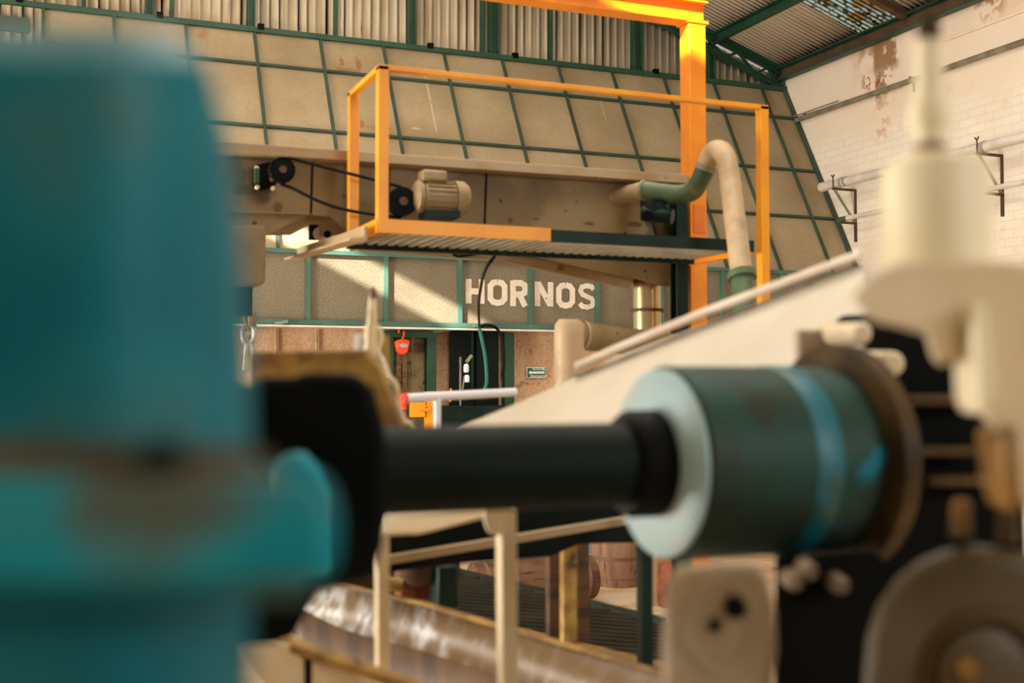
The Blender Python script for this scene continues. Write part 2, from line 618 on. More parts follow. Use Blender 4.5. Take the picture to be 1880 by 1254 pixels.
def part(name, mb, m, parent, label=None, **k):
    # build relative to parent's origin
    org = ORG[parent.name]
    o = mb.build(name, m, None, **k)
    o.data.transform(Matrix.Translation(ORG[o.name] - org))
    o.location = (0, 0, 0)
    o.parent = parent
    ORG[o.name] = org
    if label:
        o['label'] = label
    return o


def struct(name, mb, m, **k):
    o = mb.build(name, m, None, **k)
    o['kind'] = 'structure'
    return o


def arc(pts, k=6):
    """round a polyline: Catmull-Rom through the points"""
    P = [V(p) for p in pts]
    P = [P[0] * 2 - P[1]] + P + [P[-1] * 2 - P[-2]]
    out = []
    for i in range(1, len(P) - 2):
        for j in range(k):
            t = j / k
            a, b, c, d = P[i - 1], P[i], P[i + 1], P[i + 2]
            out.append(0.5 * ((2 * b) + (c - a) * t + (2 * a - 5 * b + 4 * c - d) * t * t + (3 * b - a - 3 * c + d) * t ** 3))
    out.append(P[-2])
    return out


# ------------------------------------------------------------------ dimensions of the hall
UW = 14.4            # right wall
V0, V1 = 18.0, 20.3  # hood: foot and head of its slope
VB = 20.5            # cladding wall
ZE = 9.25            # eave height at the right wall
UR, KR = 2.0, 0.34   # ridge, roof pitch
ZR = ZE + KR * (UW - UR)
UL = -10.0           # left wall
VF = -8.0            # wall behind the camera


def roof_z(u):
    return ZE + KR * (UW - u) if u > UR else ZR - KR * (UR - u)


struct('floor', MB().box((UL - .2, VF - .2, -0.2), (UW + .2, VB + 3, 0)), M['floor'])
struct('wall_right', MB().box((UW, VF, 0), (UW + 0.25, VB + .5, ZE + .12)), M['wall'])
struct('wall_left', MB().box((UL - .25, VF, 0), (UL, VB + .5, roof_z(UL))), M['render_coat'])
struct('wall_front', MB().prism([(UL, VF, 0), (UW, VF, 0), (UW, VF, ZE), (UR, VF, ZR), (UL, VF, roof_z(UL))], (0, -.25, 0)), M['render_coat'])
struct('wall_rear', MB().box((-3, V0 + 0.38, 0), (UW, V0 + 0.58, 4.3)), M['plaster'])
# pilaster and string course on the right wall
pa, pb = on_u(1662, 300, UW), on_u(1700, 300, UW)
struct('trim_1', MB().box((UW - .05, min(pa.y, pb.y), 0), (UW, max(pa.y, pb.y), ZE - .1)), M['wall'], bevel=.01)
za = on_u(1800, 50, UW).z
struct('trim_2', MB().box((UW - .035, 6, za - .03), (UW, min(pa.y, pb.y), za + .03)), M['wall'], bevel=.01)

# cladding wall: trapezoid sheet, stands behind everything
mb = MB()
u0 = -7.0
mb.corr((u0, VB, 2.0), (1, 0, 0), (0, -1, 0), (0, 0, 1), UW - u0, ZR - 2.2, 0.166, 0.035, 'trap')
# clip the sheet's top to the roof line (leaves the small daylight gap under the rafter)
for p in mb.v:
    if p.z > 5:
        p.z = roof_z(p.x) - (0.18 if 12.3 < p.x < 14.1 else 0.10)
wb = struct('wall_back', mb, M['corr'], solid=.004)

# ------------------------------------------------------------------ roof
slope_r = V((-1, 0, KR)).normalized()
nr = V((-KR, 0, -1)).normalized()
Lr = (UW - UR) * math.sqrt(1 + KR * KR)
# skylight strip position in v (a sheet width of translucent corrugate, near the eave on the right slope)
skA, skB = on_u(1562, 55, UW - .35).y, on_u(1655, 35, UW - .35).y
sv0, sv1 = sorted((skA, skB))
mb = MB()


def roof_sheet(mb, va, vb, la=0.0, lb=Lr):
    o = V((UW + .1, va, ZE - .02)) + slope_r * la
    mb.corr(o, (0, 1, 0), nr, slope_r, vb - va, lb - la, 0.12, 0.03, 'trap')


roof_sheet(mb, sv1, VB + .4)
roof_sheet(mb, VF, sv0)
roof_sheet(mb, sv0, sv1, 5.2, Lr)
struct('ceiling', mb, M['roof'], solid=.003)
mb = MB()
roof_sheet(mb, sv0, sv1, 0.0, 5.2)
struct('window_1', mb, M['skylight'], solid=.003)
# left slope with the open slot the sun comes through (slot runs the length of the hall)
s2 = V((-1, 0, -KR)).normalized()


def left_piece(ua, ub):
    return [V((ua, VF, roof_z(ua))), V((ub, VF, roof_z(ub))), V((ub, VB + .5, roof_z(ub))), V((ua, VB + .5, roof_z(ua)))]


def slot_u(w_):
    # a sheet of sun rays keeps z + .475u = w_; the left slope is z = ZR - KR*(UR-u)
    return (w_ - ZR + KR * UR) / (0.475 + KR)


A0_, A1_ = slot_u(6.53), slot_u(7.0)      # gap whose sun lands on the fascia
B0_, B1_ = slot_u(7.80), slot_u(8.40)     # smaller gap whose sun lands on the gantry head
AV0, AV1, BV0, BV1 = 9.15, 14.0, 1.25, 2.15


def roof_piece(mb, ua, ub, va, vb):
    mb.prism([V((ua, va, roof_z(ua))), V((ub, va, roof_z(ub))), V((ub, vb, roof_z(ub))), V((ua, vb, roof_z(ua)))], (0, 0, .05))


mb = MB()
roof_piece(mb, UR, B1_, VF, VB + .5)
roof_piece(mb, B1_, B0_, VF, BV0)
roof_piece(mb, B1_, B0_, BV1, VB + .5)
roof_piece(mb, B0_, A1_, VF, VB + .5)
roof_piece(mb, A1_, A0_, VF, AV0)
roof_piece(mb, A1_, A0_, AV1, VB + .5)
roof_piece(mb, A0_, UL - .3, VF, VB + .5)
struct('ceiling_left', mb, M['roof'])

# purlins (along the hall) on the right slope
purl_u = [UW - 0.25]
p1 = on_v(1325, 47, VB - .1)
for i, (u, w_, h, mm) in enumerate([(UW - 0.12, .16, .30, 'green'), (12.7, .12, .2, 'green'), (9.6, .12, .2, 'green'), (7.2, .12, .2, 'green')]):
    z = roof_z(u) - .04 - h / 2
    if i == 0:
        o = MB().ibeam((u - .05, VF + .1, z), (u - .05, VB - .05, z), w_, h * .9, .03, channel=1)
        b = thing('eave_beam', (u, 6, z), 'long dark green steel eave beam running along the top of the pale brick wall', 'beam')
        part('channel', o, M['green'], b)
        part('web', MB().box((u - .005, VF + .1, z - h * .45 + .03), (u + .012, VB - .05, z + h * .45 - .045)), M['brownsteel'], b, 'rusty brown web between green flanges')
    else:
        o = MB().ibeam((u, VF + .1, z), (u, VB - .05, z), w_, h, .012, channel=1).build('purlin', mm and M[mm])
        tag(o, ['', 'green roof purlin meeting the rafter nearest the pale brick wall, above the truss', 'green roof purlin hidden past the top of the orange beam',
                'green roof purlin farthest from the pale brick wall'][i], 'purlin', 'roof purlins')
# rusty cross rafter beside the skylight
ra = on_u(1652, 27, UW - .3)
rp = V((UW - .2, ra.y, roof_z(UW - .2) - .1))
o = MB().beam(rp, V((UR, ra.y, ZR - .12)), .14, .12).build('roof_rafter', M['brownsteel'])
tag(o, 'rust brown roof rafter beside the stained skylight sheet', 'rafter')

# ------------------------------------------------------------------ truss at the end wall
vt = VB - 0.22
tr = thing('roof_truss', (12.5, vt, 8.5), 'dark green lattice truss in the corner under the roof slope', 'truss')


def rz(u, off):
    return V((u, vt, roof_z(u) - off))


part('top_chord', MB().ibeam(rz(6.0, .11), rz(UW - .05, .11), .12, .16, .02, up=(0, 0, 1)), M['green'], tr)
ca, cb = on_v(1306, 92, vt), on_v(1440, 165, vt)
kk = (cb.z - ca.z) / (cb.x - ca.x)
low = lambda u: V((u, vt, ca.z + kk * (u - ca.x)))
part('bottom_chord', MB().ibeam(low(8.0), low(UW - .12), .1, .11, .018), M['green'], tr)
us = [12.45, 12.9, 13.25, 13.65, 13.95, 14.2]
for i, u in enumerate(us[:-1]):
    if i % 2 == 0:
        a, b = rz(u, .18), low(us[i + 1])
    else:
        a, b = low(u), rz(us[i + 1], .18)
    part('web_bar', MB().beam(a, b, .05, .05), M['green'], tr)
for u in (11.9, 11.3, 10.7, 10.1):
    part('web_bar', MB().beam(rz(u, .3), low(u + .3), .05, .05), M['green'], tr)

# green columns / girts in front of cladding
zt_rail = on_v(940, 111, V1).z
cols = [(460, .13, 'dark green steel column, leftmost of the wide ones on the ribbed cladding'),
        (755, .13, 'dark green steel column on the ribbed cladding above the two orange posts'),
        (905, .17, 'dark green steel column just left of the orange overhead beam'),
        (1168, .19, 'dark green steel column directly under the orange overhead beam'),
        (1303, .15, 'dark green steel column behind the tall orange post at the truss end'),
        (273, .13, 'short dark green steel column at the top edge above the teal machine')]
for px, w_, lab in cols:
    u = on_v(px, 60, VB - .12).x
    o = MB().ibeam((u, VB - .13, 2), (u, VB - .13, roof_z(u) - .25), w_, w_, .02, up=(1, 0, 0)).build('steel_column', M['green'])
    tag(o, lab, 'column', 'wide green columns on the cladding')
thin = [(153, 'thin green post on the cladding, first from the left edge'),
        (315, 'thin green post on the cladding above the teal machine corner'),
        (615, 'thin green post on the cladding above the left end of the orange cage'),
        (884, 'thin green post close to the left of a wide green column'),
        (1010, 'thin green post on the cladding under the left half of the orange beam')]
for px, lab in thin:
    u = on_v(px, 60, VB - .05).x
    o = MB().box((u - .035, VB - .09, 5), (u + .035, VB - .04, roof_z(u) - .12)).build('cladding_post', M['green'])
    tag(o, lab, 'post', 'thin green posts on the cladding')
zg = on_v(20, 30, VB - .1).z
o = MB().box((-7, VB - .12, zg - .24), (-.1, VB - .04, zg)).build('wall_girt', M['rib_green'])
tag(o, 'weathered green girt at the top left corner behind the teal machine', 'girt')

# ------------------------------------------------------------------ oven hood (sloping panels + lettered fascia)
zb = on_v(940, 479, V0).z      # foot of the slope / top of the fascia
ztp = zt_rail                  # head of the slope
zf0 = on_v(940, 599, V0).z     # foot of fascia
UH0, UH1 = 0.08, UW - 0.02
sdir = V((0, V1 - V0, ztp - zb))
sn = V((0, -(ztp - zb), V1 - V0)).normalized()   # outward normal (towards the camera, up)
hood = thing('oven_hood', (7.2, V0, zf0), 'huge sloping oven hood of dusty panels in a green steel grid', 'hood')
# end wedge so the hood has a body
part('panel_sheet', MB().prism([V((UH0, V0, zb)), V((UH0, V1, ztp)), V((UH0, V1 + .1, ztp)), V((UH0, V1 + .1, zf0)), V((UH0, V0 + .06, zf0)), V((UH0, V0 + .06, zb))], (UH1 - UH0, 0, 0)), M['slope'], hood)
part('fascia_sheet', MB().box((UH0, V0, zf0 + .01), (UH1, V0 + .055, zb - .005)), M['fascia'], hood, 'speckled grey brown fascia carrying the lettering')


def slope_pt(u, t, off=0.0):
    return V((u, V0, zb)) + sdir * t + sn * off


hp_ = lambda x, y: on_pl(x, y, V((0, V0, zb)), sn)
spots(M['slope'], [(hp_(627, 112), .05, .16, .8), (hp_(657, 116), .07, .16, .8), (hp_(664, 226), .06, .1, .7), (hp_(640, 128), .3, .05, .5),
                   (hp_(1400, 250), .3, .05, .25), (hp_(700, 235), .5, .04, .4)], (150, 88, 36))
spots(M['slope'], [(hp_(786, 165), .025, .4, .6), (hp_(796, 215), .02, .4, .6), (hp_(764, 236), .1, .03, .6), (hp_(1105, 195), .02, .5, .4), (hp_(948, 205), .02, .3, .4)], (208, 190, 156))
rib_us = [0.12] + [3.49 + 1.1445 * k for k in range(-2, 10)]
for u in rib_us:
    part('slope_rib', MB().beam(slope_pt(u, 0.0, .02), slope_pt(u, 1.01, .02), .05, .05, up=sn), M['rib_green'], hood)
part('slope_rib', MB().beam(slope_pt(UH1 - .03, 0, .03), slope_pt(UH1 - .03, 1, .03), .07, .07, up=sn), M['rib_green'], hood)
# rails: heights measured at the middle of the photograph
rails = []
for py in (167.5, 271.5, 366):
    # ray through (940,py) meets the slope plane
    p = on_pl(940, py, V((0, V0, zb)), sn)
    rails.append((p.z - zb) / (ztp - zb))
for t in rails:
    part('slope_rail', MB().beam(slope_pt(UH0, t, .03), slope_pt(UH1, t, .03), .045, .05, up=sn), M['rib_green'], hood)
part('top_rail', MB().beam(slope_pt(-7.0, 1.0, .05), slope_pt(UH1, 1.0, .05), .07, .09, up=(0, 0, 1)), M['green'], hood)
for px in (28, 285, 470, 780, 935, 1192):
    p = on_v(px + 8, 0, V1)
    part('clip', MB().box((p.x - .05, V1 - .12, ztp + .03), (p.x + .05, V1 - .02, ztp + .12)), M['black'], hood)
# fascia rails, uprights
part('fascia_rail', MB().box((UH0, V0 - .08, zb - .03), (UH1, V0 + .0, zb + .035)), M['fascia_green'], hood)
part('fascia_rail', MB().box((UH0 - 2, V0 - .10, zf0 - .045), (UH1, V0 + .0, zf0 + .03)), M['fascia_green'], hood)
part('drip_edge', MB().box((UH0 - 2, V0 - .16, zf0 - .085), (UH1, V0 + .02, zf0 - .055)), M['whitepipe'], hood, 'pale thin edge strip under the fascia')
for k in range(-2, 8):
    u = on_v(564, 520, V0).x + 1.2385 * k
    if UH0 < u < UH1:
        part('fascia_upright', MB().box((u - .035, V0 - .075, zf0 + .03), (u + .035, V0, zb - .03)), M['fascia_green'], hood)
# stencilled letters: strokes in unit cells, laid on the fascia face


def strokes(lines, x0, x1, yt, yb, th, y0):
    mb = MB()
    A, B = on_v(x0, yt, V0), on_v(x1, yt, V0)
    D = on_v(x0, yb, V0)
    wu, hz = B.x - A.x, A.z - D.z
    for ln in lines:
        pts = [V((A.x + x * wu, y0, D.z + y * hz)) for x, y in ln]
        for i in range(len(pts) - 1):
            a, b = pts[i], pts[i + 1]
            d = (b - a).normalized()
            e = th * (0.5 if len(pts) > 2 else 0.0)
            a2 = a - d * (e * .55 if i > 0 else 0)
            b2 = b + d * (e * .55 if i < len(pts) - 2 else 0)
            dy = V((0, -.0012 * (i + 3 * lines.index(ln)), 0))
            mb.beam(a2 + dy, b2 + dy, .003, th, up=V((0, 1, 0)).cross(d))
    return mb


th = .1
hw = .14
O = [(.5, .91), (.28, .87), (hw, .74), (hw, .26), (.28, .13), (.5, .09), (.72, .13), (1 - hw, .26), (1 - hw, .74), (.72, .87), (.5, .91)]
Hh = [[(.15, 0), (.15, 1)], [(.85, 0), (.85, 1)], [(.15, .5), (.85, .5)]]
Rr_ = [[(.15, 0), (.15, 1)], [(.15, .91), (.6, .91), (.82, .82), (.85, .68), (.8, .54), (.6, .46), (.15, .46)], [(.5, .46), (.84, 0)]]
Nn = [[(.14, 0), (.14, 1)], [(.86, 0), (.86, 1)], [(.17, .95), (.83, .05)]]
Ss = [[(.9, .78), (.78, .9), (.5, .93), (.22, .88), (.14, .73), (.25, .58), (.5, .5), (.76, .42), (.87, .27), (.78, .13), (.5, .07), (.22, .1), (.08, .22)]]
for nm, ln, x0, x1, yt, yb in (('H', Hh, 855, 889, 512, 557), ('O', [O], 895, 931, 513, 560), ('R', Rr_, 937, 969, 515, 562),
                               ('N', Nn, 982, 1015, 517, 562), ('O', [O], 1021, 1055, 519, 565), ('S', Ss, 1061, 1093, 521, 567)):
    part('letter', strokes(ln, x0, x1, yt, yb, th if nm != 'S' else .085, V0 - .004), M['paint'], hood, 'worn white painted letter ' + nm)

# ------------------------------------------------------------------ pipes and brackets on the right wall
def wall_pipe(pts, u, r, name, m, label, cat='pipe', **k):
    ps = [on_u(x, y, u) for x, y in pts]
    z = sum(p.z for p in ps) / len(ps)
    ys = sorted(p.y for p in ps)
    return u, z, ys


def z_at(px, py, u):
    return on_u(px, py, u).z


# upper conduit
u = UW - .10
z1 = z_at(1640, 159, u)
y_a, y_b = on_u(1462, 216, u).y, 7.0
pi = thing('wall_pipe', (u, y_a, z1), 'upper thin grey pipe crossing the stained brick wall below the roof beam', 'pipe', 'pipes on the brick wall')
part('tube', MB().tube([(u, y_a, z1), (u, y_b, z1)], .05, 12), M['galvdull'], pi)
for px in (1477, 1672):
    yy = on_u(px, 160, u).y
    part('hanger', MB().box((u - .03, yy - .015, z1 - .02), (UW, yy + .015, z1 + .07)), M['brownsteel'], pi)
part('drop_stub', MB().tube([(u, on_u(1678, 160, u).y, z1 - .06), (u, on_u(1678, 160, u).y, z1 - .22)], .02, 8), M['brownsteel'], pi)
part('tube', MB().tube([(u + .02, y_a + .15, z1 + .1), (u + .02, y_a - 1.3, z1 + .1)], .015, 8), M['galv'], pi)
# main pipe
u = UW - .42
z2 = z_at(1700, 296, u)
y2a = on_u(1508, 342, u).y
pi = thing('wall_pipe', (u, y2a, z2), 'thick pale pipe on triangular brackets, middle of the pipes along the brick wall', 'pipe', 'pipes on the brick wall')
part('tube', MB().tube([(u, y2a, z2), (u, 6.5, z2)], .085, 16), M['whitepipe'], pi)
part('end_cap', MB().lathe((u, y2a + .02, z2), (0, -1, 0), [(0, .07), (.02, .092), (.12, .092), (.14, .085)], 18), M['whitepipe'], pi)
for px in (1545, 1552, 1807):
    yy = on_u(px, 320, u).y
    part('collar', MB().lathe((u, yy, z2), (0, -1, 0), [(0, .095), (.05, .095)], 16), M['galv'], pi)
# lower pipe
u3 = UW - .30
z3 = z_at(1700, 371, u3)
y3a = on_u(1540, 404, u3).y
pi = thing('wall_pipe', (u3, y3a, z3), 'lowest thin pale pipe on the brick wall with a green tip', 'pipe', 'pipes on the brick wall')
part('tube', MB().tube([(u3, y3a, z3), (u3, 6.5, z3)], .045, 12), M['whitepipe'], pi)
part('tip', MB().tube([(u3, y3a + .02, z3), (u3, y3a - .25, z3)], .05, 12), M['pipegreen'], pi, 'green pipe tip')
for i, px in enumerate((1535, 1800)):
    yy = on_u(px, 330, u).y - .05
    lab = ['rusty triangular pipe bracket on the brick wall beside the hood edge', 'rusty triangular pipe bracket on the brick wall at the far right of the photo'][i]
    b = thing('pipe_bracket', (UW - .03, yy, z2 - .8), lab, 'bracket', 'triangular pipe brackets')
    part('arm', MB().beam((UW - .02, yy, z2 - .11), (u - .12, yy, z2 - .11), .04, .04), M['brownsteel'], b)
    part('upright', MB().beam((UW - .02, yy, z2 - .09), (UW - .02, yy, z2 - .78), .04, .03), M['brownsteel'], b)
    part('brace', MB().beam((u - .08, yy, z2 - .12), (UW - .02, yy, z2 - .74), .035, .035), M['galvdull'], b)
    part('clamp', MB().tube([(u - .11, yy, z2 - .1), (u - .11, yy, z2 + .1)], .012, 6).tube([(u - .11, yy - .04, z2 + .15), (u - .11, yy, z2 + .1), (u - .11, yy + .04, z2 + .15)], .014, 6), M['brownsteel'], b)
    b = thing('pipe_bracket', (UW - .03, yy, z3 - .5), ['small rusty L bracket under the lowest wall pipe beside the hood edge', 'small rusty L bracket under the lowest wall pipe at the far right'][i], 'bracket', 'L brackets under the lowest pipe')
    part('arm', MB().beam((UW, yy, z3 - .07), (u3 - .08, yy, z3 - .07), .04, .04), M['brownsteel'], b)
    part('upright', MB().beam((UW - .02, yy, z3 - .07), (UW - .02, yy, z3 - .42), .05, .04), M['brownsteel'], b)

# ------------------------------------------------------------------ below the fascia: doors, hoist, sign
vw = V0 + .36


def zz(py, v=None, px=850):
    return on_v(px, py, v or vw).z


def uu(px, v=None, py=660):
    return on_v(px, py, v or vw).x


fr = thing('steel_door_frame', (uu(750), vw - .1, 0), 'green steel frame around the stained concrete recess behind the orange hoist', 'frame')
va = V0 + .15
zt = zf0 - .1
part('jamb', MB().box((uu(708, va), va, 0), (uu(723, va), va + .2, zt)), M['green'], fr)
part('jamb', MB().ibeam((uu(793, va), va + .08, 0), (uu(793, va), va + .08, zt), .16, .13, .02, up=(0, 1, 0)), M['green'], fr)
part('lintel', MB().box((uu(706, va), va - .02, zt - .11), (uu(802, va), va + .2, zt)), M['green'], fr)
o = MB().box((uu(723), vw - .02, 0), (uu(785), vw + .02, zt - .1)).build('concrete_slab', M['concrete'])
tag(o, 'dark stained concrete slab inside the green frame behind the hanging hoist', 'slab')
part('cross_bar', MB().box((uu(750), vw - .06, zz(648)), (uu(786), vw - .02, zz(632))), M['brownsteel'], fr)
o = MB().ibeam((uu(937, va), va + .1, 0), (uu(937, va), va + .1, zt), .17, .13, .02, up=(0, 1, 0)).build('steel_column', M['green'])
tag(o, 'green steel column under the lettering, right of the sooty black oven door', 'column')
dr = thing('furnace', (uu(872), va + .1, 0), 'tall sooty black furnace front under the word on the fascia', 'furnace')
part('leaf', MB().box((uu(830, va), va + .06, 0), (uu(874, va), va + .14, zz(607, va))), M['soot'], dr)
part('leaf', MB().box((uu(876, va), va + .04, 0), (uu(917, va), va + .12, zz(607, va))), M['soot'], dr)
part('hinge_bar', MB().box((uu(866, va), va + .0, zz(720, va)), (uu(869, va), va + .04, zz(610, va))), M['dkgreen'], dr)
# two flat braces from wall to fascia edge
for i, (a, b) in enumerate((((448, 606), (530, 590)), ((782, 611), (905, 594)))):
    A, B = on_v(*a, V0 + .2), on_v(*b, V0 - .2)
    o = MB().beam(A, B, .05, .05).build('fascia_brace', M['fascia_green'])
    tag(o, ['green brace under the fascia beside the hook at left', 'green brace under the fascia just right of the orange hoist'][i], 'brace', 'braces under the fascia')
for i, px in enumerate((505, 580)):
    o = MB().tube([(uu(px), vw - .03, 2.2), (uu(px), vw - .03, zt)], .02, 8).build('wall_conduit', M['pipebeige'])
    tag(o, ['pale vertical conduit on the plaster wall, left one of two', 'pale vertical conduit on the plaster wall, right one of two'][i], 'conduit', 'vertical conduits on plaster')
# chain hoist
vh = va - .1
H = on_v(738, 637, vh)
ho = thing('chain_hoist', H, 'small orange red chain hoist hanging from a hook under the green lintel', 'hoist')
prof = [(-.12, .03), (-.1, .1), (.0, .12), (.1, .1), (.12, .03)]
body = [(-.115, .06), (-.1, .105), (0, .13), (.1, .105), (.115, .06), (.09, -.06), (.04, -.125), (-.04, -.125), (-.09, -.06)]
part('body', MB().prism([H + V((x, -.07, z)) for x, z in body], (0, .14, 0)), M['redpaint'], ho, bevel=.02)
part('name_plate', MB().prism([H + V((.075 * math.cos(t * math.pi / 8), -.078, .035 * math.sin(t * math.pi / 8) + .02)) for t in range(16)], (0, .02, 0)), M['galv'], ho, 'grey oval plate on the hoist')
part('hook', MB().tube(arc([H + V(p) for p in ((0, 0, .12), (.03, 0, .18), (.03, 0, .24), (-.01, 0, .29), (-.05, 0, .27), (-.05, 0, .22))], 4), .018, 8), M['redpaint'], ho)
part('hanger', MB().box(H + V((-.03, -.02, .27)), H + V((.02, .25, zt - H.z - .02))), M['dkgreen'], ho)
for dx, ln in ((-.07, 1.15), (-.035, 1.15), (.03, 1.1), (.065, 1.1)):
    mb = MB()
    k = 0
    z = -.13
    while z > -ln:
        mb.torus(H + V((dx, 0, z)), (0, 1, 0) if k % 2 else (1, 0, 0), .014, .0055, 8, 5, 1.7, (0, 0, 1))
        z -= .036
        k += 1
    part('hand_chain', mb, M['chain'], ho)
hb = on_v(740, 738, vh)
part('hook_block', MB().box(hb + V((-.06, -.05, -.13)), hb + V((.05, .05, .1))), M['redpaint'], ho, bevel=.015)
o = MB().tube([(H.x + .2, va - .03, 0), (H.x + .2, va - .03, zt - .1)], .006, 6).build('pale_string', M['galvdull'])
tag(o, 'thin pale cord hanging straight beside the orange hoist', 'string')
# evacuation sign
sa, sb = on_v(967, 674, vw - .03), on_v(1002, 694, vw - .03)
sg = thing('evacuation_sign', (sa.x, vw - .03, sb.z), 'small green RUTA DE EVACUACION sign with a white left arrow on the plaster', 'sign')
part('board', MB().box((sa.x, vw - .03, sb.z), (sb.x, vw - .015, sa.z)), M['white'], sg, bevel=.006)
part('face', MB().box((sa.x + .012, vw - .034, sb.z + .012), (sb.x - .012, vw - .028, sa.z - .012)), M['signgreen'], sg)
cx_, cz_ = (sa.x + sb.x) / 2, (sa.z + sb.z) / 2
W_ = sb.x - sa.x
part('arrow', MB().prism([V((cx_ + x * W_, vw - .037, cz_ + z * W_)) for x, z in ((-.42, 0), (-.28, .11), (-.28, .055), (.42, .055), (.42, -.055), (-.28, -.055), (-.28, -.11))], (0, .004, 0)), M['white'], sg)


def text_part(txt, x, z, size, parent):
    cu = bpy.data.curves.new('t', 'FONT')
    cu.body = txt
    cu.size = size
    cu.align_x = 'CENTER'
    cu.extrude = .001
    cu.offset = size * .03
    to = bpy.data.objects.new('t', cu)
    C.objects.link(to)
    dg = bpy.context.evaluated_depsgraph_get()
    me = bpy.data.meshes.new_from_object(to.evaluated_get(dg))
    bpy.data.objects.remove(to)
    me.transform(Matrix.Translation(V((x, vw - .037, z)) - ORG[parent.name]) @ Matrix.Rotation(R(90), 4, 'X'))
    me.materials.clear()
    me.materials.append(M['white'])
    o = bpy.data.objects.new('lettering', me)
    C.objects.link(o)
    o.parent = parent
    ORG[o.name] = ORG[parent.name]
    o['label'] = 'white lettering ' + txt


text_part('RUTA DE', cx_ + .04, cz_ + .042, .055, sg)
text_part('EVACUACION', cx_ + .04, cz_ - .078, .047, sg)

# machine between the doors: white bottles, yellow box and post
ya = V0 - .7
b = thing('yellow_switch_box', on_v(777, 780, ya), 'yellow steel post with a latched yellow box behind the white railing', 'post')
part('post', MB().box((uu(783, ya), ya, 0), (uu(799, ya), ya + .12, zz(719, ya))), M['yellow'], b, bevel=.005)
bx = part('box', MB().box((uu(756, ya), ya - .02, zz(765, ya)), (uu(781, ya), ya + .12, zz(738, ya))), M['yellow'], b, bevel=.006)
part('latch', MB().box((uu(770, ya), ya - .05, zz(752, ya)), (uu(790, ya), ya - .02, zz(749, ya))).torus(on_v(784, 750, ya - .04), (0, 1, 0), .04, .01, 14, 6), M['yellow'], b)
part('top_arm', MB().box((uu(783, ya), ya + .01, zz(727, ya)), (uu(860, ya), ya + .08, zz(719, ya))), M['yellow'], b)
part('handle', MB().tube([on_v(828, 713, ya + .05), on_v(826, 738, ya + .05)], .016, 8), M['yellow'], b)
mc = thing('pump_unit', on_v(860, 780, va - .4), 'dark machine with two small white bottles in front of the black oven door', 'machine')
vm = va - .4
part('base', MB().box((uu(800, vm), vm, 0), (uu(925, vm), vm + .35, zz(745, vm))), M['dkgreen'], mc, bevel=.01)
part('post', MB().box((uu(848, vm), vm + .1, zz(745, vm)), (uu(851, vm), vm + .13, zz(655, vm))), M['galvdull'], mc)
for (x, y0_, y1_) in ((856, 684, 668), (857, 702, 688)):
    A, B = on_v(x, y0_, vm), on_v(x, y1_, vm)
    part('bottle', MB().lathe(A, (0, 0, 1), [(0, .035), (.02, .045), ((B.z - A.z) * .75, .045), ((B.z - A.z), .025)], 16), M['white'], mc)
part('bracket', MB().beam(on_v(849, 715, vm), on_v(853, 690, vm), .02, .03).beam(on_v(856, 665, vm), on_v(866, 652, vm), .03, .05), M['galvdull'], mc)
# green hose and black cable loops
vhz = 8.45
hs = MB().tube(arc([on_v(x, y, 12) for x, y in ((879, 598), (884, 620), (890, 650), (893, 680), (893, 705), (886, 722))]), .02, 8).build('green_hose', M['hose'])
tag(hs, 'green hose hanging from the platform cable in front of the black oven door', 'hose')
o = MB().tube(arc([on_v(x, y, v) for x, y, v in ((828, 458, 8.4), (840, 470, 8.4), (880, 465, 8.4), (905, 462, 8.4), (908, 470, 8.42), (893, 492, 8.5), (884, 520, 9), (879, 560, 10), (880, 600, 12))]), .013, 8).build('hanging_cable', M['rubber'])
tag(o, 'thin dark cable looping below the platform and hanging across the lettering', 'cable')
o = MB().tube(arc([on_v(x, y, 12) for x, y in ((880, 600), (895, 597), (912, 603), (922, 625), (925, 660), (922, 690))]), .018, 8).build('cable_loop', M['rubber'])
tag(o, 'black cable looping to the right beside the green hose', 'cable')

# white railing
wr = thing('white_railing', at(845, 780, 6.6), 'blurred white tubular railing in front of the yellow box', 'railing')
part('handrail', MB().tube([at(745, 731, 6.6), at(945, 720, 7.2)], .026, 12), M['white'], wr)
part('post', MB().tube([at(803, 731, 6.75), V((at(803, 731, 6.75).x, at(803, 731, 6.75).y, 0.0))], .021, 12), M['white'], wr)
part('end_sleeve', MB().tube([at(737, 732, 6.57), at(747, 731, 6.62)], .03, 12), M['redpaint'], wr, 'red end sleeve of the white rail')

# ------------------------------------------------------------------ orange gantry
gu, gv = on_v(1273, 300, 8.47).x, 8.47
ga = thing('orange_gantry', (gu, gv, 0), 'tall orange box post carrying an orange overhead beam across the top', 'gantry')
ztp2 = on_v(1275, 48, gv).z
part('post', MB().box((gu - .078, gv - .078, 0), (gu + .078, gv + .078, ztp2)), M['orange'], ga, bevel=.006)
part('cap_plate', MB().box((gu - .1, gv - .09, ztp2), (gu + .1, gv + .09, ztp2 + .012)), M['orange'], ga)
zc = ztp2 + .012 + .09
part('beam', MB().ibeam((-9, gv, zc), (gu + .1, gv, zc), .17, .18, .014), M['orange'], ga)
part('inspection_plate', MB().box((gu - .05, gv - .086, on_v(1280, 430, gv).z), (gu + .06, gv - .078, on_v(1280, 380, gv).z)), M['redorange'], ga, 'deeper orange plate on the post')

